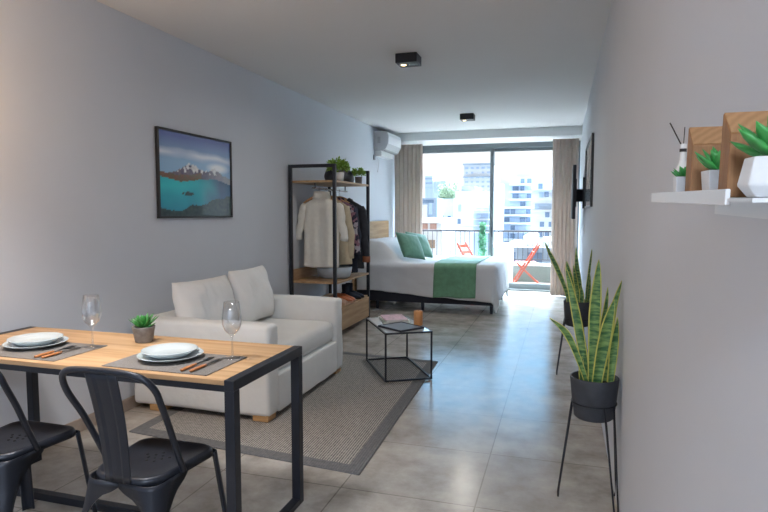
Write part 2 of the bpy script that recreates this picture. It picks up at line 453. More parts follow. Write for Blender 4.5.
# ------------------------------------------------------------------ balcony
st('floor_balcony', (XL-1, 10.62, -.2, XR+2, 12.2, -.01), 'balcony_floor', 'tiled balcony floor outside the window')
pr = MB().box(XL-1, 12.0, -.2, XR+2, 12.2, .31)
struct('wall_balcony', pr, 'parapet', 'low grey-green balcony parapet')
struct('trim_1', MB().box(XL-1, 11.97, .31, XR+2, 12.22, .35), 'coping', 'white coping along the balcony parapet', bevel=.006)
r = thing('balcony_railing', 'dark metal balcony railing with thin upright bars outside the window', 'railing', (-1.2, 12.09, .35))
MB().box(-3.8, 12.07, .985, 2.2, 12.11, 1.02).build('top_rail', 'rail_metal', r, True, bevel=.004)
MB().box(-3.8, 12.08, .42, 2.2, 12.10, .44).build('bottom_rail', 'rail_metal', r, True)
for i in range(52):
    x = -3.6+i*.0985
    MB().box(x-.006, 12.084, .35 if i % 10 == 0 else .43, x+.006, 12.096, .99).build('baluster', 'rail_metal', r, True)

# orange folding chairs
def folding_chair(label, loc, rz):
    t = thing('folding_chair', label, 'chair', loc, rz, None)
    for sy in (-1, 1):
        y = sy*.19
        m = MB().bar((-.27, y, 0), (.22, y*.92, .80), .022, .035); m.build('leg', 'orange_paint', t, bevel=.003)
        y = sy*.165
        MB().bar((.25, y, 0), (-.20, y, .43), .022, .035).build('leg', 'orange_paint', t, bevel=.003)
    for x in (-.22, .2):
        MB().bar((x*1.02, -.19, .06), (x*1.02, .19, .06), .018, .018).build('stretcher', 'orange_paint', t)
    for i in range(6):
        x = -.22+i*.068
        MB().box(x, -.2, .425, x+.052, .2, .445).build('seat_slat', 'orange_paint', t, bevel=.003)
    for z, x in ((.62, .105), (.74, .18)):
        MB().box(x, -.2, z-.03, x+.016, .2, z+.03).build('backrest_slat', 'orange_paint', t, bevel=.003)
    return t
folding_chair('orange folding chair with crossed legs on the balcony, right of the white drum table', (-.62, 11.45, -.01), .15)
folding_chair('orange folding chair on the balcony seen left of the window mullion, beside the green shrub', (-1.66, 11.25, -.01), PI-.3)
t = thing('drum_table', 'white round drum table with a thick rim standing on the balcony', 'table', (-1.04, 11.3, -.01))
MB().lathe([(.15, 0), (.17, .02), (.172, .70), (.16, .72)], cap1=True).build('pedestal', 'white_paint', t)
MB().lathe([(.17, .72), (.21, .73), (.222, .76), (.21, .80), (.19, .808)], cap1=True).build('tabletop', 'white_paint', t)
t = thing('potted_shrub', 'narrow dark green shrub in a pot on the balcony beside the window mullion', 'plant', (-1.50, 11.65, -.01))
MB().lathe([(.11, 0), (.14, .26), (.15, .28), (.135, .28), (.13, .25)], cap1=True).build('pot', 'concrete_pot', t)
MB().tube([(0, 0, .25), (.005, 0, .6)], .012).build('stem', 'b_brown', t)
m = MB()
rnd = random.Random(3)
for i in range(900):
    h = rnd.random()**.8; z = .42+h*.76; R_ = .10*(1-h*.55)*(1+.25*math.sin(h*14)); a = rnd.random()*2*PI; q = R_*math.sqrt(rnd.random())
    c = Vector((q*math.cos(a), q*math.sin(a), z)); d = Vector((rnd.uniform(-1, 1), rnd.uniform(-1, 1), rnd.uniform(-.2, 1))).normalized(); e = d.orthogonal().normalized()
    m.add([c, c+d*.02+e*.011, c+d*.045, c+d*.02-e*.011], [(0, 1, 2, 3)])
m.build('foliage', 'shrub', t)

# ------------------------------------------------------------------ the city beyond
struct('ground_city', MB().box(-120, 14, -20.5, 90, 220, -20), 'city_ground', 'city ground far below the balcony')
def building(label, x0, x1, y, z1, depth, mat, wins=(), slabs=(), group=None, extra=None, roofs=()):
    t = thing('apartment_building', label, 'building', ((x0+x1)/2, y+depth/2, -20), 0, group)
    MB().box(x0, y, -20, x1, y+depth, z1).build('facade', mat, t, True)
    for (a, b, c, d, wm) in wins:           # x0,x1,z0,z1
        MB().box(a, y-.12, c, b, y+.2, d).build('window', wm, t, True)
    for (a, b, z, th, sm) in slabs:
        MB().box(a, y-1.1, z, b, y+.1, z+th).build('balcony_slab', sm, t, True)
    for (a, b, zz0, zz1, rm, dy) in roofs:
        MB().box(a, y+dy, zz0, b, y+depth*.8, zz1).build('roof_block', rm, t, True)
    return t
def gridw(x0, x1, n, z0, z1, k, fw=.5, fh=.5, mat='b_window', skip=0., seed=1):
    rr = random.Random(seed); out = []
    dx = (x1-x0)/n; dz = (z1-z0)/k
    for i in range(n):
        for j in range(k):
            if rr.random() < skip: continue
            cx = x0+(i+.5)*dx; cz = z0+(j+.5)*dz
            f = fw*rr.uniform(.7, 1.2)
            out.append((cx-dx*f/2, cx+dx*f/2, cz-dz*fh/2, cz+dz*fh/2, mat if rr.random() < .6 else 'b_pale_window'))
    return out
building('pale blue far tower standing at the left edge of the window view', -27.6, -25.9, 120, 9.1, 8, 'b_blue', gridw(-27.6, -25.9, 1, 6.2, 9.0, 3, .9, .4, 'b_grey'))
building('low pale blue far block right of the far left tower', -25.4, -22.9, 118, 7.9, 8, 'b_blue', gridw(-25.4, -22.9, 3, 5.5, 7.8, 3, .4, .4, 'b_pale_window'))
building('wide far white tower block with a grid of windows, left of the mullion', -17.9, -12.6, 110, 10.5, 10, 'b_white', gridw(-17.8, -12.7, 5, 5.0, 10.2, 6, .55, .4, 'b_pale_window', .1, 4), [(-17.9, -12.6, 10.3, .25, 'b_grey'), (-17.9, -12.6, 8.0, .15, 'b_grey')])
cw = []
zs = [5.1, 4.25, 3.35, 2.45, 1.55, .6, -.35, -1.3, -2.2]
for i, z in enumerate(zs):
    xs = ((-5.6, -4.9), (-4.7, -4.25), (-3.95, -3.45)) if i < 3 else ((-6.5, -5.9), (-5.75, -5.25), (-4.7, -4.1), (-4.0, -3.5))
    for k, (a, b) in enumerate(xs):
        if (i*3+k*5) % 7 == 0: continue
        cw.append((a, b, z-.28, z+.25, 'b_window' if (i+k) % 3 else 'b_pale_window'))
cs = [(-6.9 if i >= 3 else -5.9, -3.2, z-.55, .22, 'b_white') for i, z in enumerate(zs)]
building('tall stepped pale blue apartment tower with white balconies, right of the mullion', -7.05, -3.25, 70, 5.6, 9, 'b_blue', cw, cs, None, None, [(-5.45, -3.55, 5.6, 6.75, 'b_blue', .8)])
dw = [(-2.6, -.7, 1.75, 2.3, 'b_grey')]
dw += [(a, a+.42, z, z+.5, 'b_window' if k else 'b_pale_window') for k, (a, z) in enumerate(((-2.2, 2.9), (-1.7, 2.95), (-2.1, 0), (-1.25, 0), (-2.3, 3.75), (-.95, 3.7), (-2.25, -1.0), (-1.0, -1.05), (-1.6, -1.0), (-.8, .9), (-1.6, .95)))]
building('white apartment block with a dark ribbon window, beside the right curtain', -2.95, .9, 60, 4.35, 8, 'b_white', dw, [(-2.95, .9, 1.55, .12, 'b_white'), (-2.95, .9, 3.45, .1, 'b_blue')], None, None, [(-1.3, -.5, 4.35, 4.9, 'b_grey', 1.2)])
building('large blank white building below the grid-windowed far tower', -10.05, -6.35, 57, 3.5, 8, 'b_cream', [(-9.8, -9.5, .3, .8, 'b_window'), (-9.75, -9.45, 1.5, 2.2, 'b_pale_window'), (-8.2, -8.0, -1.6, -.7, 'b_grey'), (-7.4, -7.1, -.9, -.5, 'b_pale_window')], [(-10.05, -6.35, -.15, .1, 'b_white')])
building('low white house with brown brick windows behind the railing at left', -10.9, -9.0, 45, .95, 5, 'b_cream', [(-10.6, -10.1, .05, .55, 'b_brick'), (-9.9, -9.4, .05, .55, 'b_brick'), (-10.5, -9.5, -1.4, -.75, 'b_brown')], [(-10.9, -9.0, .6, .08, 'b_white')])
building('white rooftop block with two small dark windows under the roof garden', -15.8, -13.4, 75, 3.2, 3.5, 'b_white', [(-15.1, -14.7, .5, 1.1, 'b_window'), (-14.2, -13.8, .6, 1.0, 'b_window')])
building('grey-blue block at the far left with a white side wall', -16.5, -14.6, 70, 3.2, 4, 'b_grey', [(-16.4, -15.8, .6, 2.4, 'b_white'), (-15.6, -15.2, 1.2, 2.6, 'b_pale_window'), (-16.3, -15.0, 2.6, 3.0, 'b_window')])
building('pale blue balconied block just left of the mullion behind the green shrub', -7.25, -5.8, 50, 2.0, 4, 'b_blue', gridw(-7.1, -5.9, 2, -.2, 1.9, 4, .6, .35, 'b_grey', 0, 5), [(-7.25, -5.8, z, .08, 'b_white') for z in (-.3, .25, .8, 1.35)])
building('grey rooftop block between the roof garden and the blank white building', -10.95, -9.45, 66, 4.4, 6, 'b_grey', gridw(-10.9, -9.5, 3, 2.0, 4.0, 3, .5, .45, 'b_pale_window', .1, 6))
building('slim white building right behind the mullion', -7.4, -6.4, 66, 4.6, 2.5, 'b_white', gridw(-7.3, -6.5, 1, -1, 4.3, 6, .5, .4, 'b_pale_window', .1, 8))
building('nearby low flat-roofed house seen through the right railing', -2.9, .6, 30, -.35, 8, 'b_grey', [(-2.6, -2.2, -1.1, -.6, 'b_window'), (-1.6, -.9, -1.2, -.6, 'b_window'), (-.5, 0, -1.1, -.6, 'b_white')], [], None, None, [(-1.9, -1.3, -.35, .15, 'b_cream', 1), (-1.0, -.3, -.35, -.05, 'b_white', .5)])
m = MB(); rnd = random.Random(9)
for i in range(1600):
    c = Vector((rnd.uniform(-16.6, -14.1), rnd.uniform(80, 83), rnd.uniform(2.6, 5.3+.3*math.sin(i)))); d = Vector((rnd.uniform(-1, 1), rnd.uniform(-1, 1), rnd.uniform(-1, 1))).normalized(); e = d.orthogonal().normalized()
    m.add([c, c+d*.15+e*.1, c+d*.32, c+d*.15-e*.1], [(0, 1, 2, 3)])
hg = m.build('roof_garden_hedge', 'roof_green'); tag(hg, 'green hedge on a distant rooftop seen through the left glass pane', 'hedge', None, 'stuff')
MB().box(-16.8, 79.5, -20, -14, 84, 2.7).build('planted_roof', 'b_grey', hg)

# ------------------------------------------------------------------ curtains
def curtain(name, x0, x1, y, z0, z1, folds, label, lean=0):
    def fn(u, v):
        x = x0+(x1-x0)*u; z = z1+(z0-z1)*v
        a = .038*(.55+.45*v)
        ph = 2*PI*folds*u+.5*math.sin(7*u+3*v)
        return (x+.012*math.sin(ph*2+v)+lean*v, y+a*math.sin(ph)+.01*math.sin(5*v+9*u), z)
    o = MB().grid(fn, folds*14, 24).build(name, 'curtain', None, solid=.006)
    tag(o, label, 'curtain')
    return o
curtain('curtain', -2.845, -2.34, 9.93, .02, 2.56, 7, 'taupe pleated curtain hanging left of the window beside the bed head')
curtain('curtain', -.165, .225, 9.90, .02, 2.56, 6, 'taupe pleated curtain hanging right of the window beside the television')

# ------------------------------------------------------------------ ceiling lights
def ceiling_light(label, x, y, lit=True):
    t = thing('ceiling_light', label, 'light', (x, y, H), 0, 'black ceiling lights')
    MB().box(-.093, -.09, -.078, .093, .09, 0).build('housing', 'black_metal', t, bevel=.003)
    for i, sx in enumerate((-.042, .042)):
        b = MB().lathe([(.036, -.0805), (.036, -.0795), (.028, -.0795)], n=20, cap0=False).build('bulb_ring', 'dark_steel', t)
        b.location.x = sx
        mb = MB().lathe([(.004, -.0815), (.022, -.0802)], n=16, cap0=True)
        k = mb.build('bulb', 'bulb_warm' if i == 0 else 'dark_steel', t); k.location.x = sx
    return t
ceiling_light('black square ceiling light nearest the camera, above the floor beside the sofa', -1.29, 4.95)
ceiling_light('black square ceiling light farther away, close to the window beam', -1.27, 8.10)

# ------------------------------------------------------------------ dining table
TX0, TX1, TY0, TY1 = -2.78, -1.148, 1.858, 2.455
t = thing('dining_table', 'long oak dining table on a black steel frame with two place settings', 'table', ((TX0+TX1)/2, (TY0+TY1)/2, 0))
MB().box(TX0+.042, TY0, .729, TX1-.042, TY1, .749).build('tabletop', 'oak', t, True, bevel=.002)
b = .042
for xa in (TX0, TX1-b):
    for ya in (TY0, TY1-b):
        MB().box(xa, ya, 0, xa+b, ya+b, .75-b).build('leg', 'black_metal', t, True, bevel=.003)
    MB().box(xa, TY0, .75-b, xa+b, TY1, .75).build('end_bar', 'black_metal', t, True, bevel=.003)
    MB().box(xa, TY0+b, 0, xa+b, TY1-b, .03).build('floor_bar', 'black_metal', t, True, bevel=.003)
for ya in (TY0+.006, TY1-.03):
    MB().box(TX0+b, ya, .702, TX1-b, ya+.024, .729).build('side_rail', 'black_metal', t, True, bevel=.002)
MB().box(TX0+b, 2.09, 0, TX1-b, 2.13, .035).build('stretcher', 'black_metal', t, True, bevel=.003)
ZT = .7495
def placemat(x0, y0, x1, y1, label):
    o = MB().box(-(x1-x0)/2, -(y1-y0)/2, 0, (x1-x0)/2, (y1-y0)/2, .003).build('placemat', 'placemat'); o.location = ((x0+x1)/2, (y0+y1)/2, ZT)
    tag(o, label, 'placemat'); return o
placemat(-1.775, 1.888, -1.285, 2.19, 'grey woven placemat at the near right place setting, beside the succulent')
placemat(-2.50, 1.888, -2.02, 2.19, 'grey woven placemat at the left place setting, against the picture edge')
def plate(name, label, cat, x, y, z, r, h, grp=None):
    o = MB().lathe([(0.001, .004), (r*.60, .003), (r*.66, .002), (r*.98, h-.004), (r, h-.001), (r*.99, h), (r*.955, h-.002), (r*.66, .009), (0.001, .0085)], n=48, cap0=True).build(name, 'porcelain')
    # foot ring closes the underside
    o.location = (x, y, z); tag(o, label, cat, grp); return o
PX, PY = -1.585, 2.075
for (x, y, la) in ((PX, PY, 'on the right placemat beside the succulent'), (-2.335, 2.09, 'on the left placemat')):
    plate('dinner_plate', 'large pale dinner plate under a bowl plate '+la, 'plate', x, y, ZT+.0025, .135, .022)
    o = MB().lathe([(.001, .0), (.07, 0), (.085, .006), (.112, .026), (.115, .030), (.112, .031), (.082, .0125), (.07, .0095), (.001, .009)], n=48).build('soup_plate', 'porcelain')
    o.location = (x-.008, y+.005, ZT+.0116); tag(o, 'smaller deep plate stacked on the dinner plate '+la, 'plate')
def wine_glass(x, y, label):
    H_ = .242
    prof = [(.001, 0), (.036, 0), (.037, .0015), (.034, .003), (.012, .006), (.0052, .014), (.0040, .04), (.0040, .082), (.006, .094), (.016, .104), (.031, .120), (.0405, .145), (.042, .165), (.038, .20), (.0325, H_), (.0318, H_+.0004), (.0312, H_),
            (.0367, .20), (.0406, .165), (.0391, .146), (.0298, .122), (.0145, .107), (.001, .103)]
    o = MB().lathe(prof, n=40, cap0=True, cap1=True).build('wine_glass', 'wine_glass'); o.location = (x, y, ZT+.0005)
    return tag(o, label, 'glass')
wine_glass(-1.335, 2.155, 'stemmed wine glass at the right place setting, nearest the table end').location.z += .0025
wine_glass(-2.062, 2.145, 'stemmed wine glass at the left place setting, further from the table end').location.z += .0025
def cutlery(kind, x, y, rz, label):
    t = thing(kind, label, kind, (x, y, ZT+.0036), rz)
    m = MB()
    m.rings([[(w_*math.cos(a), yy, .006+h_*math.sin(a)) for a in [2*PI*j/10 for j in range(10)]] for yy, w_, h_ in ((-.10, .005, .003), (-.097, .0075, .005), (-.06, .0085, .0058), (-.02, .0075, .0055), (.0, .006, .0045))])
    m.build('handle', 'handle_wood', t)
    if kind == 'knife':
        MB().rings([[(-w_, yy, .0055), (w_*.6, yy, .0055), (w_*.6, yy, .0072), (-w_, yy, .0072)] for yy, w_ in ((-.002, .004), (.02, .006), (.07, .009), (.10, .0085), (.118, .001))]).build('blade', 'dark_steel', t, flat=True)
    else:
        m = MB(); m.tube([(0, -.002, .006), (0, .04, .005), (0, .07, .006)], [.0035, .0025, .004], 8)
        m.box(-.011, .07, .004, .011, .085, .0065)
        for i in range(4): m.box(-.011+i*.0063, .085, .0045, -.011+i*.0063+.003, .122, .0065)
        m.build('tines', 'dark_steel', t)
    return t
cutlery('fork', -1.408, 2.0, .02, 'wood-handled fork on the right placemat, beside the plates')
cutlery('knife', -1.362, 2.0, -.03, 'wood-handled knife on the right placemat, near the table end')
cutlery('fork', -2.138, 2.0, .03, 'wood-handled fork on the left placemat, beside the plates')
cutlery('knife', -2.095, 2.0, -.02, 'wood-handled knife on the left placemat, farther from the plates')

def succulent(parent, c, R_, n=26, up=.55, mat='succulent', name='leaves', seed=1, wid=.2):
    m = MB(); rr = random.Random(seed)
    for i in range(n):
        k = i/n; a = i*2.39996; el = math.radians(20+62*k+rr.uniform(-6, 6)); L_ = R_*(1.08-.35*k)*rr.uniform(.9, 1.1)
        d = Vector((math.cos(a)*math.cos(el), math.sin(a)*math.cos(el), math.sin(el))); sd = Vector((-math.sin(a), math.cos(a), 0)); up_ = sd.cross(d)*-1
        w = R_*wid; rg = []
        for tt, ww in ((0, .45), (.25, .8), (.55, 1), (.8, .65), (1, .03)):
            p = Vector(c)+d*L_*tt+Vector((0, 0, .12*L_*tt*tt)); ring = []
            for j in range(8):
                th = 2*PI*j/8; ring.append(p+sd*math.cos(th)*w*ww+up_*math.sin(th)*w*.42*ww)
            rg.append(ring)
        m.rings(rg)
    return m.build(name, mat, parent)
t = thing('potted_succulent', 'small spiky green succulent in a grey concrete pot on the dining table', 'plant', (-1.918, 2.315, ZT+.0005))
MB().lathe([(.036, 0), (.040, .003), (.053, .072), (.053, .076), (.047, .076), (.045, .066)], n=32, cap1=False).build('pot', 'concrete_pot', t)
MB().lathe([(.0455, .064), (.03, .068), (.001, .07)], n=24, cap0=True, cap1=True).build('soil', 'soil', t)
succulent(t, (0, 0, .066), .078, 32, mat='succulent', seed=4, wid=.115)

# ------------------------------------------------------------------ dining chairs
def make_chair(label, loc, rz=0):
    t = thing('dining_chair', label, 'chair', loc, rz, 'black metal dining chairs')
    # seat outline (x right, y toward table)
    def outline(k=1.0, dz=0., n=6):
        pts = []
        cs = [((.165, .17), .055, 0), ((-.165, .17), .055, 1), ((-.145, -.175), .09, 2), ((.145, -.175), .09, 3)]
        for (cx_, cy_), r_, q in cs:
            sx = 1 if cx_ > 0 else -1; sy = 1 if cy_ > 0 else -1
            for j in range(n+1):
                a = PI/2*q+PI/2*j/n
                pts.append(Vector(((cx_-sx*r_+r_*math.cos(a))*k, (cy_-sy*r_+r_*math.sin(a))*k, dz)))
        return pts
    rg = [outline(1.03, .418), outline(1.03, .437), outline(1.0, .447), outline(.95, .450), outline(.88, .446), outline(.5, .440), outline(.05, .439)]
    sm = MB(); sm.rings([[tuple(p) for p in r_] for r_ in rg], cap=False); n_ = len(rg[0]); o_ = len(sm.v)
    sm.f.append(tuple((6*n_)+j for j in range(n_))); sm.sm.append(True)
    seat = sm.build('seat', 'chair_metal', t, solid=-.003)
    hm = MB()
    for (hx, hy) in ((0, .03), (.03, .03), (-.03, .03), (.016, .056), (-.016, .056), (.016, .004), (-.016, .004), (.05, .05), (-.05, .05), (0, .08)):
        hm.lathe([(.0055, .0), (.0055, .0012)], (hx, hy-.02, .4395), 10, cap1=True)
    hm.build('drain_hole', 'hole', seat)
    # legs: pressed sheet corner profile, wings widen into arches under the seat
    C = {'fr': (.168, .172, .205, .225), 'fl': (-.168, .172, -.205, .225), 'br': (.148, -.178, .20, -.235), 'bl': (-.148, -.178, -.20, -.235)}
    def wing(d, half, sc, w0=.022):
        if d < .03: return half
        e = min(1, (d-.03)/sc)
        return w0+(half-w0)*(1-math.sqrt(max(0, 1-(1-e)**2)))
    for k, (ax, ay, bx, by) in C.items():
        sx = 1 if ax > 0 else -1; sy = 1 if ay > 0 else -1
        rings_ = []
        hx = abs(ax)*.998; hy = .174
        N_ = 26
        for i in range(N_+1):
            d = .428*i/N_
            tt = d/.428; x = ax+(bx-ax)*tt; y = ay+(by-ay)*tt; z = .428-d
            wx = (.03 if d > .012 else .05) if sy > 0 else wing(d, hx, .17); wy = .03 if sy > 0 else wing(d, hy, .24)
            rc = .022 if sy > 0 else .045*(1-tt)+.02*tt
            rc = min(rc, wx*.9, wy*.9)
            row = [(x-sx*wx, y, z)]
            cx_, cy_ = x-sx*rc, y-sy*rc
            for j in range(7):
                a = PI/2*(1-j/6)
                row.append((cx_+sx*rc*math.cos(a), cy_+sy*rc*math.sin(a), z))
            row.append((x, y-sy*wy, z))
            rings_.append(row)
        m = MB(); m.rings(rings_, cap=False, closed=False)
        # pressed rib down the leg corner
        if sy > 0: m.f = [f[::-1] for f in m.f] if sx > 0 else m.f
        else: m.f = [f[::-1] for f in m.f] if sx < 0 else m.f
        m.build('leg', 'chair_metal', t, solid=-.006)
    # hoop
    pts = []
    A = [(.168, -.045, .435), (.172, -.085, .52), (.182, -.14, .64), (.192, -.19, .73), (.192, -.213, .78), (.172, -.232, .818), (.13, -.243, .838), (.06, -.248, .845)]
    full = A+[(0, -.249, .846)]+[(-x, y, z) for x, y, z in A[::-1]]
    # smooth (Catmull-Rom)
    def cr(P4, tt):
        p0, p1, p2, p3 = [Vector(q) for q in P4]
        return .5*((2*p1)+(p2-p0)*tt+(2*p0-5*p1+4*p2-p3)*tt*tt+(3*p1-p0-3*p2+p3)*tt**3)
    ext = [full[0]]+full+[full[-1]]
    for i in range(len(full)-1):
        for j in range(4): pts.append(cr(ext[i:i+4], j/4))
    pts.append(Vector(full[-1]))
    MB().tube(pts, .0115, 12).build('back_hoop', 'chair_metal', t)
    def sp(u, v):
        w = .066-.012*v
        z = .838+(.432-.838)*v; y = -.248+(.0)*v+.066*v+.012*math.sin(PI*v)
        x = (u-.5)*2*w
        rib = .005*(1 if .28 < u < .72 else 0)
        return (x, y-.006*math.cos((u-.5)*PI)+rib, z)
    MB().grid(sp, 20, 14).build('back_splat', 'chair_metal', t, solid=.004)
    return t
CH1 = make_chair('black pressed metal dining chair with curved back, at the right of the table', (-1.462, 1.795, 0), .0)
dup(CH1, (-2.140, 1.795, 0), .0, 'black pressed metal dining chair at the left, cut by the picture edge')

# ------------------------------------------------------------------ sofa
t = thing('sofa', 'cream slipcovered two-seat sofa with wooden block feet against the left wall', 'sofa', (-2.3, 3.97, 0))
SX0, SX1, SY0, SY1 = -2.84, -1.785, 3.305, 4.645
AT = .15
def softbox(x0, y0, z0, x1, y1, z1, r=.035, n=3, puff=0., wr=.004, sc=7., seed=0):
    bm = bmesh.new(); bmesh.ops.create_cube(bm, size=1)
    for v in bm.verts: v.co = Vector((x0+(x1-x0)*(v.co.x+.5), y0+(y1-y0)*(v.co.y+.5), z0+(z1-z0)*(v.co.z+.5)))
    bmesh.ops.bevel(bm, geom=list(bm.edges), offset=r, segments=3, profile=.5, affect='EDGES')
    bmesh.ops.subdivide_edges(bm, edges=[e for e in bm.edges if e.calc_length() > .12], cuts=7, use_grid_fill=True)
    bmesh.ops.triangulate(bm, faces=[f for f in bm.faces if len(f.verts) > 4])
    bm.normal_update()
    c = Vector(((x0+x1)/2, (y0+y1)/2, (z0+z1)/2)); hd = Vector(((x1-x0)/2, (y1-y0)/2, (z1-z0)/2))
    for v in bm.verts:
        q = v.co-c; fx, fy, fz = q.x/hd.x, q.y/hd.y, q.z/hd.z
        n_ = v.normal.copy()
        k = puff*max(0, (1-fx*fx if abs(n_.x) < .5 else 1))*max(0, (1-fy*fy if abs(n_.y) < .5 else 1))*max(0, (1-fz*fz if abs(n_.z) < .5 else 1))
        v.co += n_*(k+wr*fb(v.co, sc, seed)+wr*.5*fb(v.co, sc*2.7, seed+5))
    m = MB(); bm.verts.index_update()
    m.add([v.co.copy() for v in bm.verts], [tuple(v.index for v in f.verts) for f in bm.faces], True)
    bm.free(); return m
sb = softbox(SX0+.04, SY0+AT, .14, SX1-.03, SY1-AT, .30, .02, wr=.002); sb.build('base', 'sofa_fabric', t, True)
softbox(SX0, SY0+AT-.01, .10, SX0+.2, SY1-AT+.01, .64, .05, seed=3).build('backrest', 'sofa_fabric', t, True)
softbox(SX0, SY0, .042, SX1, SY0+AT, .645, .03, wr=.009, sc=5, seed=1).build('armrest', 'sofa_fabric', t, True)
softbox(SX0, SY1-AT, .036, SX1, SY1, .65, .03, wr=.008, sc=5, seed=2).build('armrest', 'sofa_fabric', t, True)
softbox(SX0+.18, SY0+AT+.004, .30, SX1-.02, SY1-AT-.004, .468, .045, puff=.008, wr=.004, seed=6).build('seat_cushion', 'sofa_fabric', t, True)
softbox(SX0+.3, SY0+AT-.006, .04, SX1+.001, SY1-AT+.006, .292, .012, wr=.006, sc=6, seed=9).build('front_skirt', 'sofa_fabric', t, True)
for (fx, fy) in ((SX1-.13, SY0+.0), (SX1-.13, SY1-.14), (SX0+.12, SY0+.0), (SX0+.12, SY1-.14)):
    MB().box(fx, fy+.012, .0073 if fx > -2.3 else 0, fx+.115, fy+.125, .10).build('foot', 'oak_foot', t, True, bevel=.006)
def pillow_mb(w, h, th, seed=0, n=22, pinch=.06, wr=.01):
    m = MB()
    def side(s):
        def fn(u, v):
            a, b_ = u*2-1, v*2-1
            k = (max(0, 1-a*a)**.45)*(max(0, 1-b_*b_)**.45)
            x = a*w/2*(1-pinch*(1-b_*b_)**1*abs(a)); y = b_*h/2*(1-pinch*(1-a*a)*abs(b_))
            z = s*(th/2*k)+wr*k*fb((x, y, s), 6, seed)+wr*.6*k*fb((x*1.5, y*.7, s), 14, seed+3)
            return (x, y, z)
        return fn
    m.grid(side(1), n, n); k = len(m.f); m.grid(side(-1), n, n)
    m.f = m.f[:k]+[f[::-1] for f in m.f[k:]]
    return m
def orient(nrm, up=(0, 0, 1)):
    z = Vector(nrm).normalized(); y = Vector(up); y = (y-z*y.dot(z)).normalized(); x = y.cross(z)
    return Matrix((x, y, z)).transposed().to_euler()
def weld(o):
    bm = bmesh.new(); bm.from_mesh(o.data); bmesh.ops.remove_doubles(bm, verts=bm.verts, dist=1e-4); bm.to_mesh(o.data); bm.free()
for (cx_, cy_, w_, h_, nr, la, zc) in ((-2.50, 3.70, .59, .43, (1, -.10, .26), 'large cream back cushion leaning at the left of the sofa, nearer the table', .678), (-2.43, 4.235, .55, .45, (1, .02, .22), 'large cream back cushion leaning at the right of the sofa, nearer the rack', .70)):
    o = pillow_mb(w_, h_, .24, int(cx_*100), 34, .05, .034).build('back_cushion', 'cushion_fabric'); weld(o); o.location = (cx_, cy_, zc); o.rotation_euler = orient(nr); tag(o, la, 'cushion')

# ------------------------------------------------------------------ rug
q = [Vector((-.985, 2.785, 0)), Vector((-2.565, 2.935, 0)), Vector((-2.64, 5.34, 0)), Vector((-1.065, 5.20, 0))]
def rugf(u, v):
    a = q[0].lerp(q[1], u); b_ = q[3].lerp(q[2], u); p = a.lerp(b_, v); return (p.x, p.y, .007)
m = MB(); m.grid(rugf, 16, 24, lambda u, v: (u*1.58, v*2.42)); 
o = m.build('rug', 'rug', None, solid=-.0065, flat=True); o.modifiers['solid'].offset = 1 if o.data.polygons[0].normal.z < 0 else -1
tag(o, 'flat woven grey striped rug with a dark border under the coffee table', 'rug')

# ------------------------------------------------------------------ coffee table
CA = Vector((-1.335, 4.406)); ex = Vector((.344, .205)).normalized(); ey = Vector((-.361, .642)).normalized(); CW, CD, CHt = .40, .735, .413
crz = math.atan2(ex.y, ex.x)
t = thing('coffee_table', 'low rectangular coffee table of thin black steel bars with a pale top', 'table', (CA.x, CA.y, .0075), crz)
hb = .0065
MB().box(.013, .013, CHt-.028, CW-.013, CD-.013, CHt-.014).build('tabletop', 'glass_top', t)
for x in (hb, CW-hb):
    for y in (hb, CD-hb): MB().box(x-hb, y-hb, 0, x+hb, y+hb, CHt-.013).build('leg', 'black_metal', t)
for zc, nm in ((0, 'lower_bar'), (CHt-.026, 'upper_bar')):
    for x in (hb, CW-hb): MB().box(x-hb, 2*hb, zc, x+hb, CD-2*hb, zc+.013).build(nm, 'black_metal', t)
    for y in (hb, CD-hb): MB().box(2*hb, y-hb, zc, CW-2*hb, y+hb, zc+.013).build(nm, 'black_metal', t)
def onct(a, b_): return CA+ex*a+ey*b_
ZC = .0075+CHt-.0138
p = onct(.182, .198)
t = thing('tray', 'dark slate serving tray with upturned rim at the front of the coffee table', 'tray', (p.x, p.y, ZC), crz+.428)
tr = MB().box(-.125, -.145, 0, .125, .145, .012); tr.build('base', 'tray_top', t, bevel=.003)
for (a, b_, c, d) in ((-.13, -.15, .13, -.14), (-.13, .14, .13, .15), (-.13, -.14, -.12, .14), (.12, -.14, .13, .14)):
    MB().box(a, b_, 0, c, d, .017).build('rim', 'tray', t, bevel=.004)
p = onct(.20, .53)
for i, (mt, la, w_, h_, dz, rr) in enumerate((('cover_green', 'bottom magazine of the stack on the coffee table, grey-green cover', .23, .29, .012, -.1), ('cover_white', 'middle pale magazine of the stack on the coffee table', .21, .28, .010, .06), ('cover_pink', 'top magazine of the stack on the coffee table, with a pink cover', .20, .27, .009, -.05))):
    z = ZC+(0, .0125, .023)[i]
    t = thing('magazine', la, 'magazine', (p.x, p.y, z), crz+rr, 'magazines on the coffee table')
    MB().box(-w_/2, -h_/2, .001, w_/2-.003, h_/2, dz-.001).build('pages', 'paper', t)
    m = MB().box(-w_/2, -h_/2, dz-.0012, w_/2, h_/2, dz); m.box(-w_/2, -h_/2, 0, w_/2, h_/2, .0012); m.box(-w_/2-.001, -h_/2, 0, -w_/2, h_/2, dz); m.build('cover', mt, t)
t = thing('candle', 'orange cylindrical candle standing on the coffee table beside the magazines', 'candle', (-1.165, 4.83, ZC))
MB().lathe([(.036, 0), (.038, .003), (.038, .122), (.034, .126), (.02, .121), (.001, .12)], n=28).build('wax', 'candle_orange', t)
MB().tube([(0, 0, .118), (.001, 0, .13)], .0012, 6).build('wick', 'dark_reed', t)

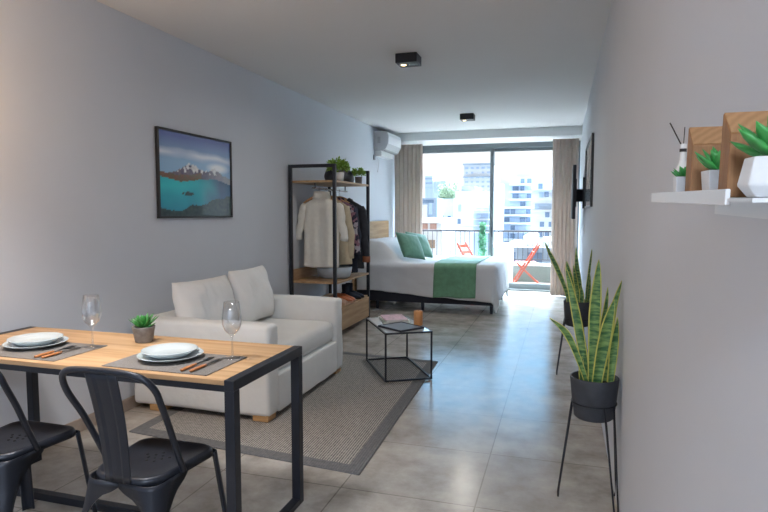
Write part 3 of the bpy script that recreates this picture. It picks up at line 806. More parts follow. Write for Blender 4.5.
# ------------------------------------------------------------------ bed
BX0, BX1, BY0, BY1 = -2.815, -.83, 7.88, 9.36
t = thing('bed', 'double bed with dark upholstered base and white mattress against the left wall', 'bed', ((BX0+BX1)/2, (BY0+BY1)/2, 0))
MB().box(BX0, BY0, .115, BX1, BY1, .33).build('base', 'bed_base', t, True, bevel=.012)
MB().box(BX0, BY0+.02, .33, BX1-.03, BY1-.02, .64).build('mattress', 'duvet', t, True, bevel=.05, seg=4)
for x in (BX0+.3, -1.85, BX1-.06):
    for y in (BY0+.05, BY1-.05): MB().lathe([(.018, 0), (.022, .05), (.025, .115)], (x, y, 0), 14, cap1=True).build('leg', 'bed_base', t, True)
o = MB().box(XL+.013, 7.80, 0, XL+.043, 9.55, 1.24).build('headboard', 'oak_y', None, bevel=.004); tag(o, 'plain oak panel headboard fixed to the wall behind the bed', 'headboard')
TZ = .672; RR = .075
def drape(s, tt, off=0., head=True, wr=1.):
    x0, x1, ya, yb = -3.2, BX1-.05, BY0+.035, BY1-.035
    cx_ = min(max(s, x0), x1); cy_ = min(max(tt, ya), yb)
    ox, oy = s-cx_, tt-cy_; d = math.hypot(ox, oy)
    R_ = RR+off; z = TZ+off; px, py = cx_, cy_
    bump = 0
    if head:
        f = min(1, max(0, (-2.12-s)/.42)); f = f*f*(3-2*f)
        fy = min(1, max(0, (tt-ya+.06)/.22))*min(1, max(0, (yb+.06-tt)/.22)); fy = max(0, fy)
        bump = .30*f*(fy*fy*(3-2*fy))
    z += bump
    z += wr*(.012*fb((s, tt, 0), 2.6, 1)+.006*fb((s, tt, 0), 7, 2))
    if d > 1e-6:
        nx, ny = ox/d, oy/d; al = d/RR
        if al < PI/2: out = R_*math.sin(al); dn = R_*(1-math.cos(al))
        else:
            ex_ = d-RR*PI/2; out = R_+.05*ex_; dn = R_+ex_
            k = min(1, ex_/.2)
            out += wr*k*(.012*math.sin(s*13+1.5*math.sin(s*5))*(abs(ny))+.012*math.sin(tt*15)*abs(nx)+.012*fb((s, tt, 0), 5, 4))
        px += nx*out; py += ny*out; z -= dn
    return Vector((px, py, z))
def duv(u, v):
    s = -2.80+u*(BX1-.05+.52+2.80)
    near = .44+.11*min(1, max(0, (s+2.6)/1.7)); 
    ta, tb = BY0+.035-near, BY1-.035+.5
    p = drape(s, ta+(tb-ta)*v, .0)
    if s > BX1-.05 : pass
    p.z = max(p.z, .05)
    return p
m = MB(); m.grid(duv, 96, 100); o = m.build('duvet', 'duvet', None, solid=-.016)
if o.data.polygons[5000].normal.z < 0: o.modifiers['solid'].offset = 1
tag(o, 'white duvet spread over the bed and hanging over its side', 'duvet')
def run(u, v):
    s = -1.66+u*.58+.03*(v-.5)
    ta, tb = BY0+.035-.50, BY1-.035+.45
    return drape(s, ta+(tb-ta)*v, .016, False)
m = MB(); m.grid(run, 24, 100); o = m.build('bed_runner', 'green_cloth', None, solid=-.007)
if o.data.polygons[1200].normal.z < 0: o.modifiers['solid'].offset = 1
tag(o, 'green runner laid across the white duvet near the foot of the bed', 'bed runner')
for (cx_, cy_, zc, la, k) in ((-2.13, 8.33, .885, 'green square pillow on the bed, the nearer of the two', 3), (-2.12, 8.84, .875, 'green square pillow on the bed, the one behind, nearer the window', 4)):
    o = pillow_mb(.44, .44, .16, k, 22, .05, .01).build('green_pillow', 'green_pillow'); weld(o); o.location = (cx_, cy_, zc); o.rotation_euler = orient((.80, -.42, .62), (-.1, .25, 1)); tag(o, la, 'pillow')

# ------------------------------------------------------------------ clothes rack
RX0, RX1, RY0, RY1, RZ = -2.856, -2.305, 5.79, 6.95, 1.893
t = thing('clothes_rack', 'open wardrobe rack of black steel posts with oak shelves and a drawer', 'rack', ((RX0+RX1)/2, (RY0+RY1)/2, 0))
w_ = .036
for y in (RY0, RY1-w_):
    MB().box(RX0, y, 0, RX0+w_, y+w_, RZ).build('post', 'black_metal', t, True, bevel=.003)
    MB().box(RX1-w_, y, 0, RX1, y+w_, RZ).build('post', 'black_metal', t, True, bevel=.003)
    MB().box(RX0+w_, y, RZ-w_, RX1-w_, y+w_, RZ).build('top_bar', 'black_metal', t, True, bevel=.003)
MB().box(RX0+.004, RY0+w_, 1.70, RX1-.004, RY1-w_, 1.722).build('shelf', 'oak_y', t, True, bevel=.002)
MB().box(RX0+.004, RY0+w_, .60, RX1-.004, RY1-w_, .622).build('shelf', 'oak_y', t, True, bevel=.002)
MB().box(RX0+.004, RY0+w_, .622, RX0+.022, RY1-w_, .745).build('back_panel', 'oak_y', t, True, bevel=.002)
ch = MB().box(RX0+.004, RY0+w_, .06, RX1-.02, RY1-w_, .338); ch.build('chest', 'oak_y', t, True, bevel=.002)
MB().box(RX1-.019, RY0+w_+.004, .07, RX1-.001, RY1-w_-.004, .318).build('drawer_front', 'oak_y', t, True, bevel=.002)
RODX = -2.60
for y in (5.93, 6.86): MB().box(RODX-.006, y-.006, 1.632, RODX+.006, y+.006, 1.70).build('rod_bracket', 'black_metal', t, True)
MB().tube([(RODX, 5.86, 1.638), (RODX, 6.92, 1.638)], .0105, 14).build('hanging_rod', 'steel', t, True)

def garment(name, label, cat, x, y, zs, zt, zb, hs, hb_, th, mat, sl, collar=None, cuff=None, rz=0, sway=0., seed=0, spread=.05):
    t = thing(name, label, cat, (x, y, zs), rz, 'clothes hanging on the rack')
    n = 36; rg = []
    L_ = zs-zb
    lv = [(-L_, hb_, 1), (-L_+.012, hb_*1.01, 1.05)]+[(-L_*(1-k/10), hb_+(hs-hb_)*(k/10)**1.3, 1) for k in range(1, 10)]+[(-.02, hs, .9), (0, hs*.95, .75), ((zt-zs)*.4, hs*.72, .6), ((zt-zs)*.75, hs*.48, .55), (zt-zs, hs*.36, .6)]
    for z, w_, tk in lv:
        ring = []
        low = min(1, max(0, -z/L_))
        for j in range(n):
            a = 2*PI*j/n; c, s_ = math.cos(a), math.sin(a)
            xx = w_*(abs(c)**.7)*(1 if c > 0 else -1); yy = th*tk*(abs(s_)**.8)*(1 if s_ > 0 else -1)
            yy += low*.012*math.sin(xx*38+seed)+.010*fb((xx, z, s_), 7, seed); xx += .008*fb((xx, z, s_), 5, seed+2)+sway*low
            ring.append((xx, yy, z+.006*low*math.sin(xx*20+seed)))
        rg.append(ring)
    MB().rings(rg).build('body', mat, t)
    for sx in (-1, 1):
        pts = []; rs = []
        for k in range(13):
            f = k/12
            px = sx*(hs*.90+spread*math.sin(f*PI*.55)+.01*math.sin(f*9+seed)); pz = -.01-sl*f*(1 if f < .9 else 1)
            pts.append((px+sway*f, -.012*math.sin(f*3), pz)); rs.append(.056*(1-.25*f)+.004*math.sin(f*21+seed))
        rs[0] = .04
        m = MB(); m.tube(pts, rs, 16); m.v = [(a, b_*.75, c) for a, b_, c in m.v]
        sv = m.build('sleeve', mat, t)
        if cuff:
            m = MB(); m.tube([(pts[-2][0], pts[-2][1], pts[-2][2]+.01), pts[-1], (pts[-1][0], pts[-1][1], pts[-1][2]-.008)], [.048, .049, .048], 16); m.v = [(a, b_*.8, c) for a, b_, c in m.v]; m.build('cuff', cuff, sv)
    if collar == 'turtle':
        MB().lathe([(.075, -.012), (.094, .0), (.088, .02), (.082, .05), (.079, .075), (.068, .077), (.064, .06), (.07, .0)], (0, 0, zt-zs-.012), 28, sx=1.15, sy=.85, cap0=False).build('collar', mat, t)
    elif collar:
        m = MB(); m.tube([(-.07, .02, zt-zs-.01), (-.055, -.03, zt-zs+.004), (-.01, -.05, zt-zs-.03)], [.018, .02, .008], 10); m.tube([(.07, .02, zt-zs-.01), (.055, -.03, zt-zs+.004), (.01, -.05, zt-zs-.03)], [.018, .02, .008], 10)
        m.build('collar', mat, t)
    return t
def hanger(label, y, zt, rz):
    t = thing('clothes_hanger', label, 'hanger', (RODX, y, 1.638), rz, 'wooden hangers on the rack')
    pts = [(.0, 0, -.07)]
    hk = [(0, 0, -.085), (0, 0, -.045)]+[(.0135*math.cos(a)-.000, 0, .001+.0135*math.sin(a)) for a in [(-.5+k*.25)*PI for k in range(0, 7)]]
    MB().tube(hk, .0022, 8).build('hook', 'steel', t)
    m = MB(); pp = [(-.19, 0, -.155), (-.12, 0, -.115), (-.05, 0, -.088), (0, 0, -.08), (.05, 0, -.088), (.12, 0, -.115), (.19, 0, -.155)]
    m.tube(pp, [.010, .014, .017, .018, .017, .014, .010], 10); m.build('arms', 'hanger_wood', t)
    return t
G = [('sweater', 'cream knitted turtleneck sweater on the nearest hanger of the rack', 'sweater', 6.04, 1.475, 1.545, .765, .205, .205, .062, 'knit', .40, 'turtle', None, -.01, .085, 'wooden hanger under the cream turtleneck sweater'),
     ('jacket', 'beige jacket hanging just behind the cream sweater', 'jacket', 6.25, 1.46, 1.53, .78, .21, .25, .05, 'beige_cloth', .60, 'shirt', None, .015, .05, 'wooden hanger under the beige jacket'),
     ('shirt', 'dark shirt with a red and grey pattern hanging between the beige and navy jackets', 'shirt', 6.395, 1.46, 1.53, .90, .21, .235, .032, 'patterned_cloth', .56, 'shirt', None, .02, .05, 'wooden hanger under the patterned shirt'),
     ('jacket', 'long navy jacket hanging behind the patterned shirt', 'jacket', 6.51, 1.455, 1.53, .66, .21, .235, .042, 'navy', .62, 'shirt', None, .01, .04, 'wooden hanger under the long navy jacket'),
     ('coat', 'charcoal coat with brown leather cuffs, farthest on the rack', 'coat', 6.655, 1.455, 1.53, .70, .215, .225, .048, 'charcoal', .66, 'shirt', 'brown_leather', .0, .06, 'wooden hanger under the charcoal coat')]
for i, (nm, la, cat, y, zs, zt, zb, hs, hb2, th, mt, sl, co, cu, sw, spd, hl) in enumerate(G):
    garment(nm, la, cat, RODX+(.03, .045, .05, .05, .085)[i], y, zs, zt, zb, hs, hb2, th, mt, sl, co, cu, (0, .05, .03, -.03, .02)[i], sw, i*3, spd)
    hanger(hl, y, 0, (0, .05, .03, -.03, .02)[i])

o = MB().lathe([(.001, .0), (.15, 0), (.185, .02), (.205, .07), (.212, .13), (.206, .132), (.196, .07), (.17, .025), (.001, .012)], n=44, sx=1, sy=.72).build('basin', 'basin'); o.location = (-2.50, 6.23, .6225)
tag(o, 'oval pale grey-blue basin on the lower shelf under the cream sweater', 'basin')

def shoe(name, label, loc, rz, mat, boot=False, grp=None):
    t = thing(name, label, 'boot' if boot else 'shoe', loc, rz, grp)
    def sec(x, w, z0, z1, n=14):
        return [(x, w*math.cos(2*PI*j/n), (z0+z1)/2+(z1-z0)/2*math.sin(2*PI*j/n)) for j in range(n)]
    MB().rings([[(x, w*s_, z) for s_, z in ((-1, 0), (1, 0), (1, .014), (-1, .014))] for x, w in ((-.125, .02), (-.11, .03), (-.05, .03), (.04, .037), (.09, .036), (.125, .015))]).build('sole', 'hole' if boot else 'tan_leather', t, flat=True)
    MB().rings([sec(-.122, .018, .012, .07), sec(-.105, .031, .011, .088), (sec(-.06, .033, .011, .085)), sec(-.01, .034, .011, .083), sec(.04, .037, .011, .065), sec(.085, .036, .011, .050), sec(.115, .024, .012, .035), sec(.125, .008, .013, .022)]).build('upper', mat, t)
    if boot: MB().lathe([(.038, .05), (.040, .1), (.042, .17), (.036, .172), (.032, .12)], (-.07, 0, 0), 18, sx=1.15, sy=.85, cap1=True).build('shaft', mat, t)
    return t
ZS = .3385
shoe('shoe', 'tan shoe nearest the sofa on the rack drawer chest', (-2.425, 6.05, ZS), .1, 'tan_leather', False, 'shoes on the rack')
shoe('shoe', 'pale tan shoe second from the sofa on the rack drawer chest', (-2.425, 6.14, ZS), -.05, 'tan_leather', False, 'shoes on the rack')
shoe('shoe', 'orange leather shoe left of its twin on the rack drawer chest', (-2.42, 6.28, ZS), .05, 'orange_leather', False, 'shoes on the rack')
shoe('shoe', 'orange leather shoe beside the dark boots on the rack drawer chest', (-2.42, 6.38, ZS), -.04, 'orange_leather', False, 'shoes on the rack')
shoe('boot', 'dark navy ankle boot beside the orange shoes on the rack', (-2.42, 6.57, ZS), .05, 'navy', True, 'shoes on the rack')
shoe('boot', 'dark navy ankle boot at the far end of the rack', (-2.42, 6.69, ZS), -.05, 'navy', True, 'shoes on the rack')

def bush(parent, c, R_, n, mats, seed, ls=.03, droop=.0):
    rr = random.Random(seed); m = MB()
    for i in range(n):
        a = rr.random()*2*PI; el = math.asin(rr.uniform(-.35, 1)); q_ = R_*(rr.random()**.4)
        p = Vector(c)+Vector((math.cos(a)*math.cos(el)*q_, math.sin(a)*math.cos(el)*q_, math.sin(el)*q_*.85))
        d = Vector((math.cos(a)*rr.uniform(.3, 1), math.sin(a)*rr.uniform(.3, 1), rr.uniform(-.5, .9)-droop)).normalized(); e = d.cross(Vector((rr.uniform(-1, 1), rr.uniform(-1, 1), 1))).normalized()
        l = ls*rr.uniform(.7, 1.3); nn = d.cross(e)
        m.add([p, p+d*l*.45+e*l*.33+nn*l*.06, p+d*l, p+d*l*.45-e*l*.33+nn*l*.06], [(0, 1, 2, 3)])
    return m.build('foliage', mats, parent)
ZSH = 1.7225
t = thing('potted_plant', 'bushy green plant in a white pot before the black bag on the rack', 'plant', (-2.37, 6.08, ZSH))
MB().lathe([(.042, 0), (.052, .09), (.05, .095), (.045, .085)], n=24, cap1=True).build('pot', 'white_pot', t)
bush(t, (-.02, 0, .15), .112, 400, 'leaf_light', 3, .045)
t = thing('potted_plant', 'small leafy plant in a grey pot at the far end of the rack shelf', 'plant', (-2.38, 6.74, ZSH))
MB().lathe([(.04, 0), (.046, .085), (.044, .088), (.038, .08)], n=24, cap1=True).build('pot', 'concrete_pot', t)
bush(t, (0, 0, .125), .075, 260, 'leaf_light', 5, .035)
t = thing('handbag', 'crumpled black handbag lying on the top shelf of the rack', 'bag', (-2.53, 6.50, ZSH))
rg = []
for k in range(15):
    f = k/14*2-1; w_ = .085*math.sqrt(max(.02, 1-f**4)); h_ = .20*math.sqrt(max(.03, 1-abs(f)**3.2))
    rg.append([(w_*math.cos(a)*(1+.1*fb((f, math.cos(a), 1), 3)), f*.40, max(0, h_/2+h_/2*math.sin(a)*(1+.12*fb((f*2, a, 3), 2)))) for a in [2*PI*j/20 for j in range(20)]])
MB().rings(rg).build('bag_body', 'bag_black', t)
MB().tube([(.03, -.15, .16), (.05, -.1, .215), (.06, 0, .235), (.05, .1, .215), (.03, .15, .16)], .009, 10).build('handle', 'bag_black', t)

# ------------------------------------------------------------------ air conditioner
t = thing('air_conditioner', 'white split air conditioner high on the left wall above the bed', 'air conditioner', (XL, 9.24, 2.36))
prof = [(0, 0), (.15, -.005), (.20, .03), (.235, .10), (.24, .22), (.215, .285), (.17, .30), (0, .30)]
m = MB().prism(prof, -.38, .38); m.build('casing', 'ac_shell_shaded', t, bevel=.008)
m = MB().prism([(.19, .018), (.226, .09), (.238, .105), (.246, .22), (.225, .28), (.222, .28), (.236, .22), (.228, .105), (.216, .09), (.18, .02)], -.372, .372); m.build('front_panel', 'switch_white', t)
MB().box(.06, -.383, .11, .11, -.379, .21).build('end_logo_panel', 'ac_grey', t)
MB().box(.07, -.34, -.006, .18, .34, .004).build('air_flap', 'ac_grey', t)
MB().box(0.005, -.36, -.09, .12, .3, -.004).build('lower_duct', 'ac_white', t, bevel=.006)
t = thing('cable_socket', 'small wall socket with a white cable left of the air conditioner', 'socket', (XL, 8.86, 2.245))
MB().box(0, -.035, -.035, .02, .035, .035).build('plate', 'ac_grey', t, bevel=.003)
MB().tube([(.02, .0, 0), (.05, .05, -.01), (.05, .12, -.03), (.035, .15, -.1), (.02, .16, -.17), (.01, .16, -.22)], .005, 8).build('cable', 'switch_white', t)

# ------------------------------------------------------------------ pictures, tv, switch
def art_plane(name, w, h, colfn, parent, nx=110, ny=74):
    me = bpy.data.meshes.new(name); vs = []; fs = []
    for j in range(ny+1):
        for i in range(nx+1): vs.append((0, -w/2+w*i/nx, -h/2+h*j/ny))
    for j in range(ny):
        for i in range(nx): fs.append((j*(nx+1)+i, j*(nx+1)+i+1, (j+1)*(nx+1)+i+1, (j+1)*(nx+1)+i))
    me.from_pydata(vs, [], fs); me.update()
    ca = me.color_attributes.new('print', 'FLOAT_COLOR', 'POINT')
    for k, v in enumerate(vs):
        ca.data[k].color = (*colfn(v[1]/w+.5, v[2]/h+.5), 1)
    me.materials.append(MATS['art_print']); o = bpy.data.objects.new(name, me); COL.objects.link(o); o.parent = parent; return o
def mixc(a, b_, f): f = min(1, max(0, f)); return tuple(x+(y-x)*f for x, y in zip(a, b_))
def lake(u, v):
    nz = fb((u*6, v*6, 0), 1, 3); nf = fb((u*26, v*26, 0), 1, 5); nl = fb((u*3, v*12, 0), 1, 9)
    sky = mixc((.30, .50, .72), (.10, .13, .38), (v-.66)/.30)
    cl = max(0, 1-abs(v-.755+.04*(u-.3)**2-.03*nz)/.075)*max(0, .75+.7*nl+.2*nz); c = mixc(sky, (.80, .84, .92), cl)
    c = mixc(c, (.90, .93, .97), max(0, 1-math.hypot((u-.80)/.20, (v-.63)/.08))*1.6)
    ridge = .50+.145*math.exp(-((u-.40)/.17)**2)+.11*math.exp(-((u-.76)/.15)**2)+.03*nz+.035*nf
    if v < ridge:
        c = mixc((.07, .07, .14), (.20, .14, .17), nf+.5+(.3 if u < .3 else 0))
        hh = (v-.50)/.13
        if nf*.8+nz*.6+hh > .62: c = mixc((.50, .48, .50), (.88, .87, .86), nf+.55)
        if u > .6: c = mixc(c, (.55, .62, .70), (u-.6)*1.4)
    shore = .455+.03*nz-.02*math.sin(u*7)
    if v < shore:
        c = mixc((.03, .55, .62), (.02, .30, .45), (.42-v)/.42+.25*nz)
        c = mixc(c, (.05, .72, .72), max(0, 1-abs(v-.36)/.12)*max(0, .8-u*1.3))
        c = mixc(c, (.03, .10, .20), (u-.48)*2.8+.25*nz)
    elif v < shore+.065 and u < .55: c = mixc((.24, .10, .06), (.15, .13, .07), nf+.5)
    if v < .07+.30*max(0, u-.30)+.05*nz+.03*nf or (abs(u-.36)/.07)**2+((v-.27)/.028)**2 < 1+nf: c = mixc((.015, .04, .05), (.05, .09, .08), nf+.5)
    return c
t = thing('framed_picture', 'black framed landscape photograph of a turquoise mountain lake on the left wall', 'picture', (XL, 4.145, 1.668))
PW, PH = 1.005, .675
fw = .017
m = MB(); m.box(.0, -PW/2, -PH/2, .026, -PW/2+fw, PH/2); m.box(0, PW/2-fw, -PH/2, .026, PW/2, PH/2); m.box(0, -PW/2+fw, -PH/2, .026, PW/2-fw, -PH/2+fw); m.box(0, -PW/2+fw, PH/2-fw, .026, PW/2-fw, PH/2)
m.build('frame', 'frame_black', t, bevel=.002)
a = art_plane('print', PW-2*fw, PH-2*fw, lake, t); a.location.x = .014
def sea(u, v):
    n_ = fb((u*5, v*9, 0), 1, 8)
    if v < .62+.05*n_: return mixc((.02, .09, .16), (.05, .22, .32), v/.6+.3*n_)
    return mixc((.55, .63, .68), (.42, .52, .62), (v-.6)/.4+.3*n_)
t = thing('framed_picture', 'black framed picture of blue tones hanging edge-on on the right wall', 'picture', (XR, 6.60, 1.775))
PW, PH = 1.50, .69; fw = .018
m = MB(); m.box(-.024, -PW/2, -PH/2, 0, -PW/2+fw, PH/2); m.box(-.024, PW/2-fw, -PH/2, 0, PW/2, PH/2); m.box(-.024, -PW/2+fw, -PH/2, 0, PW/2-fw, -PH/2+fw); m.box(-.024, -PW/2+fw, PH/2-fw, 0, PW/2-fw, PH/2)
m.build('frame', 'frame_black', t, bevel=.002)
a = art_plane('print', PW-2*fw, PH-2*fw, sea, t, 60, 40); a.location.x = -.015; a.rotation_euler = (0, 0, PI)
t = thing('television', 'flat black television on a swivel bracket on the right wall by the curtain', 'television', (XR, 8.1, 1.63))
MB().box(-.155, -.48, -.335, -.115, .48, .335).build('screen_panel', 'tv_black', t, bevel=.006)
MB().box(-.02, -.12, -.2, 0, .12, .2).build('wall_plate', 'black_metal', t)
m = MB(); m.bar((-.10, 0, -.03), (-.02, .02, -.03), .03, .16); m.build('bracket_arm', 'black_metal', t)
MB().box(-.118, -.15, -.18, -.10, .15, .18).build('mount_plate', 'black_metal', t)
t = thing('light_switch', 'white light switch plate on the right wall below the television', 'switch', (XR, 7.65, 1.17))
MB().box(-.008, -.06, -.06, 0, .06, .06).build('plate', 'switch_white', t, bevel=.002); MB().box(-.013, -.02, -.03, -.008, .02, .03).build('rocker', 'ac_white', t, bevel=.001)

# ------------------------------------------------------------------ snake plants on wire stands
def leaf(m, pts, w, yaw, fold=.25, seed=0):
    """blade along pts; yaw = direction the flat face looks; width tapers to a point"""
    pts = [Vector(p) for p in pts]
    def at(f):
        k = f*(len(pts)-1); i = min(int(k), len(pts)-2); t_ = k-i
        p0 = pts[max(i-1, 0)]; p1 = pts[i]; p2 = pts[i+1]; p3 = pts[min(i+2, len(pts)-1)]
        return .5*((2*p1)+(p2-p0)*t_+(2*p0-5*p1+4*p2-p3)*t_*t_+(3*p1-p0-3*p2+p3)*t_**3)
    side = Vector((math.cos(yaw), math.sin(yaw), 0))
    def fn(u, v):
        p = at(v); d = (at(min(1, v+.02))-at(max(0, v-.02))).normalized(); s_ = (side-d*side.dot(d)).normalized(); n_ = s_.cross(d)
        ww = .88*w*(.62+.38*min(1, v*2.2))*(1-max(0, (v-.55)/.45)**1.8)
        a = u*2-1
        tw = .25*math.sin(v*4+seed)
        s2 = s_*math.cos(tw)+n_*math.sin(tw); n2 = n_*math.cos(tw)-s_*math.sin(tw)
        return p+s2*a*ww/2+n2*(abs(a)**1.6)*ww*fold
    m.grid(fn, 6, 18)
def stand_pot(x, y, zr, ztop, zbot, rt, rb, label_s, label_p, leaves, feet):
    s = thing('plant_stand', label_s, 'plant stand', (x, y, 0))
    MB().tube([(math.cos(a)*(rb+(rt-rb)*(zr-zbot)/(ztop-zbot)+.0035), math.sin(a)*(rb+(rt-rb)*(zr-zbot)/(ztop-zbot)+.0035), zr) for a in [2*PI*k/40 for k in range(40)]], .0035, 8, closed=True).build('ring', 'black_metal', s)
    for (fx, fy) in feet:
        a = math.atan2(fy, fx); rr_ = rb+(rt-rb)*(zr-zbot)/(ztop-zbot)+.0035
        top = [Vector((math.cos(a+k)*rr_, math.sin(a+k)*rr_, zr)) for k in (-.30, .30)]
        f = Vector((fx, fy, .0045)); tn = Vector((-math.sin(a), math.cos(a), 0))
        d1 = (top[0]-f).normalized(); d2 = (top[1]-f).normalized()
        m = MB(); m.tube([top[0], f-tn*.012+Vector((0, 0, .03)), f-tn*.006+Vector((0, 0, .005)), f, f+tn*.006+Vector((0, 0, .005)), f+tn*.012+Vector((0, 0, .03)), top[1]], .0042, 8); m.build('leg', 'black_metal', s)
    t = thing('snake_plant', label_p, 'plant', (x, y, zbot))
    h = ztop-zbot
    MB().lathe([(rb*.9, 0), (rb, .008), (rb+(rt-rb)*.22, h*.25), (rb+(rt-rb)*.26+.002, h*.262), (rt, h-.004), (rt-.002, h), (rt-.009, h), (rt-.012, h*.8), (rt-.014, h*.78)], n=44).build('pot', 'slate_pot', t)
    MB().lathe([(rt-.012, h*.84), (rt*.5, h*.86), (.001, h*.87)], n=28, cap1=True).build('soil', 'soil', t)
    for k, (pts, w, yaw) in enumerate(leaves):
        m = MB(); leaf(m, [(a-x, b_-y, c-zbot) for a, b_, c in pts], w, yaw, .2, k*1.3); m.build('leaf', 'snake_leaf', t, solid=.003)
NX, NY = .161, 2.83
L1 = [([(.15, 2.83, .56), (.155, 2.83, .75), (.158, 2.83, .97), (.166, 2.82, 1.16)], .062, .0),
      ([(.205, 2.86, .56), (.215, 2.87, .74), (.235, 2.88, .92), (.272, 2.885, 1.058)], .042, .2),
      ([(.165, 2.78, .56), (.178, 2.77, .70), (.20, 2.765, .85), (.232, 2.765, .985)], .070, .1),
      ([(.135, 2.79, .56), (.095, 2.77, .68), (.045, 2.75, .80), (.005, 2.74, .855), (-.045, 2.72, .895)], .034, .1),
      ([(.13, 2.85, .56), (.108, 2.87, .72), (.068, 2.89, .93), (.022, 2.90, 1.115)], .050, -.1),
      ([(.225, 2.80, .56), (.232, 2.80, .68), (.24, 2.80, .80), (.250, 2.80, .90)], .046, .5),
      ([(.175, 2.90, .56), (.18, 2.91, .72), (.20, 2.92, .88), (.215, 2.92, 1.02)], .040, .4),
      ([(.105, 2.83, .56), (.10, 2.83, .63), (.105, 2.84, .70)], .030, .3)]
stand_pot(NX, NY, .492, .612, .418, .1085, .088, 'thin black wire plant stand nearest the camera by the right wall', 'snake plant with yellow-edged leaves in a dark pot, on the nearer wire stand', L1, ((-.150, .02), (.100, -.115), (.108, .10)))
FX, FY = .142, 5.08
L2 = [([(.075, 5.02, .58), (.05, 5.0, .72), (-.03, 4.98, .92), (-.085, 4.97, 1.03), (-.135, 4.96, 1.14)], .042, .2),
      ([(.165, 5.1, .58), (.15, 5.1, .75), (.125, 5.1, .92), (.118, 5.1, 1.09)], .055, .4),
      ([(.20, 5.08, .58), (.205, 5.08, .74), (.222, 5.08, .92), (.242, 5.07, 1.075)], .050, .9),
      ([(.11, 5.04, .58), (.095, 5.03, .72), (.068, 5.03, .86), (.045, 5.03, .975)], .058, .0),
      ([(.145, 5.03, .58), (.14, 5.03, .70), (.12, 5.03, .83), (.10, 5.03, .945)], .045, -.3),
      ([(.215, 5.12, .58), (.225, 5.13, .70), (.235, 5.14, .86)], .040, .7),
      ([(.17, 5.0, .58), (.168, 5.0, .68), (.16, 5.0, .78)], .045, .2)]
stand_pot(FX, FY, .49, .640, .432, .115, .096, 'thin black wire plant stand farther away by the right wall', 'snake plant in a dark pot on the farther wire stand, closer to the window', L2, ((-.155, -.02), (.10, -.12), (.10, .12)))

# ------------------------------------------------------------------ picture ledge and what stands on it
TILT = .0245
ZL = lambda y: 1.3855+(y-.688)*TILT
sh = thing('wall_shelf', 'thin white metal picture ledge on the right wall near the camera', 'shelf', (XR, .62, ZL(.62)), 0, None, TILT)
MB().box(-.11, -.015, -.004, 0, .60, 0).build('shelf_plate', 'shelf_white', sh)
MB().box(-.112, .07, -.0075, -.107, .60, .0095).build('front_lip', 'shelf_white', sh, bevel=.001)
MB().box(-.003, 0, -.03, 0, .60, -.004).build('wall_flange', 'shelf_white', sh)
def block(label, x0, x1, y0, y1, h, ch):
    t = thing('wooden_block', label, 'block', ((x0+x1)/2, y0, ZL(y0)+.0006), 0, 'wooden blocks on the ledge', TILT)
    w = (x1-x0)/2; d = y1-y0
    m = MB(); k = .95; c = .004
    m.add([(-w, 0, 0), (w, 0, 0), (w, d, 0), (-w, d, 0), (-w*k, .003, h-ch), (w*k, .003, h-ch), (w*k, d, h-.002), (-w*k, d, h-.002)], [(0, 3, 2, 1), (0, 1, 5, 4), (4, 5, 6, 7), (1, 2, 6, 5), (2, 3, 7, 6), (3, 0, 4, 7)])
    m.build('body', 'block_grain', t, bevel=.0015)
    m = MB(); nrm = Vector((0, -ch, d)).normalized()*.0012
    q_ = [Vector((-w*k+.001, .004, h-ch+.001)), Vector((w*k-.001, .004, h-ch+.001)), Vector((w*k-.001, d-.001, h-.003)), Vector((-w*k+.001, d-.001, h-.003))]
    m.add(q_+[p+nrm for p in q_], [(0, 3, 2, 1), (4, 5, 6, 7), (0, 1, 5, 4), (1, 2, 6, 5), (2, 3, 7, 6), (3, 0, 4, 7)])
    m.build('end_grain_face', 'block_wood', t)
    return t
block('slanted wooden block on the ledge, the nearer and taller looking one', .173, .262, .728, .768, .099, .030)
block('slanted wooden block on the ledge, the farther one behind the small square pot', .181, .262, .965, 1.005, .109, .032)
def faceted(parent, wb, wt, hh, n=4, mid=None, rot=PI/4):
    m = MB(); prof = [(wb, 0)]+([mid] if mid else [])+[(wt, hh), (wt*.88, hh), (wt*.84, hh*.82)]
    rg = [[(r_*math.cos(rot+2*PI*j/n), r_*math.sin(rot+2*PI*j/n), z) for j in range(n)] for r_, z in prof]
    m.rings(rg); return m.build('pot', 'white_pot', parent, flat=True, bevel=.0015)
t = thing('potted_succulent', 'green succulent in a faceted white pot on the ledge, at the right picture edge', 'plant', (.208, .672, ZL(.672)+.0006), 0, None, TILT)
faceted(t, .030, .034, .040, 6, (.040, .012), PI/6)
MB().lathe([(.028, .032), (.001, .035)], n=16).build('soil', 'soil', t)
succulent(t, (.002, 0, .035), .052, 28, mat='succulent_bright', seed=8, wid=.22)
t = thing('potted_succulent', 'small green succulent in a square white pot between the two wooden blocks', 'plant', (.212, .905, ZL(.905)+.0006), 0, None, TILT)
faceted(t, .031, .035, .037)
MB().lathe([(.024, .030), (.001, .033)], n=16).build('soil', 'soil', t)
succulent(t, (0, 0, .031), .045, 22, mat='succulent_bright', seed=11, wid=.2)
t = thing('potted_succulent', 'tiny succulent in a white pot at the far end of the ledge', 'plant', (.203, 1.13, ZL(1.13)+.0006), 0, None, TILT)
faceted(t, .020, .023, .036)
MB().lathe([(.016, .029), (.001, .033)], n=16).build('soil', 'soil', t)
succulent(t, (0, 0, .031), .026, 20, mat='succulent_bright', seed=13, wid=.2)
t = thing('reed_bottle', 'slim white bottle with a black band and dark reeds behind the farther wooden block', 'bottle', (.212, 1.205, ZL(1.205)+.0006), 0, None, TILT)
MB().lathe([(.012, 0), (.013, .004), (.013, .05), (.007, .062), (.0055, .07), (.0055, .098), (.004, .099)], n=18, cap1=True).build('bottle', 'candle_plain', t)
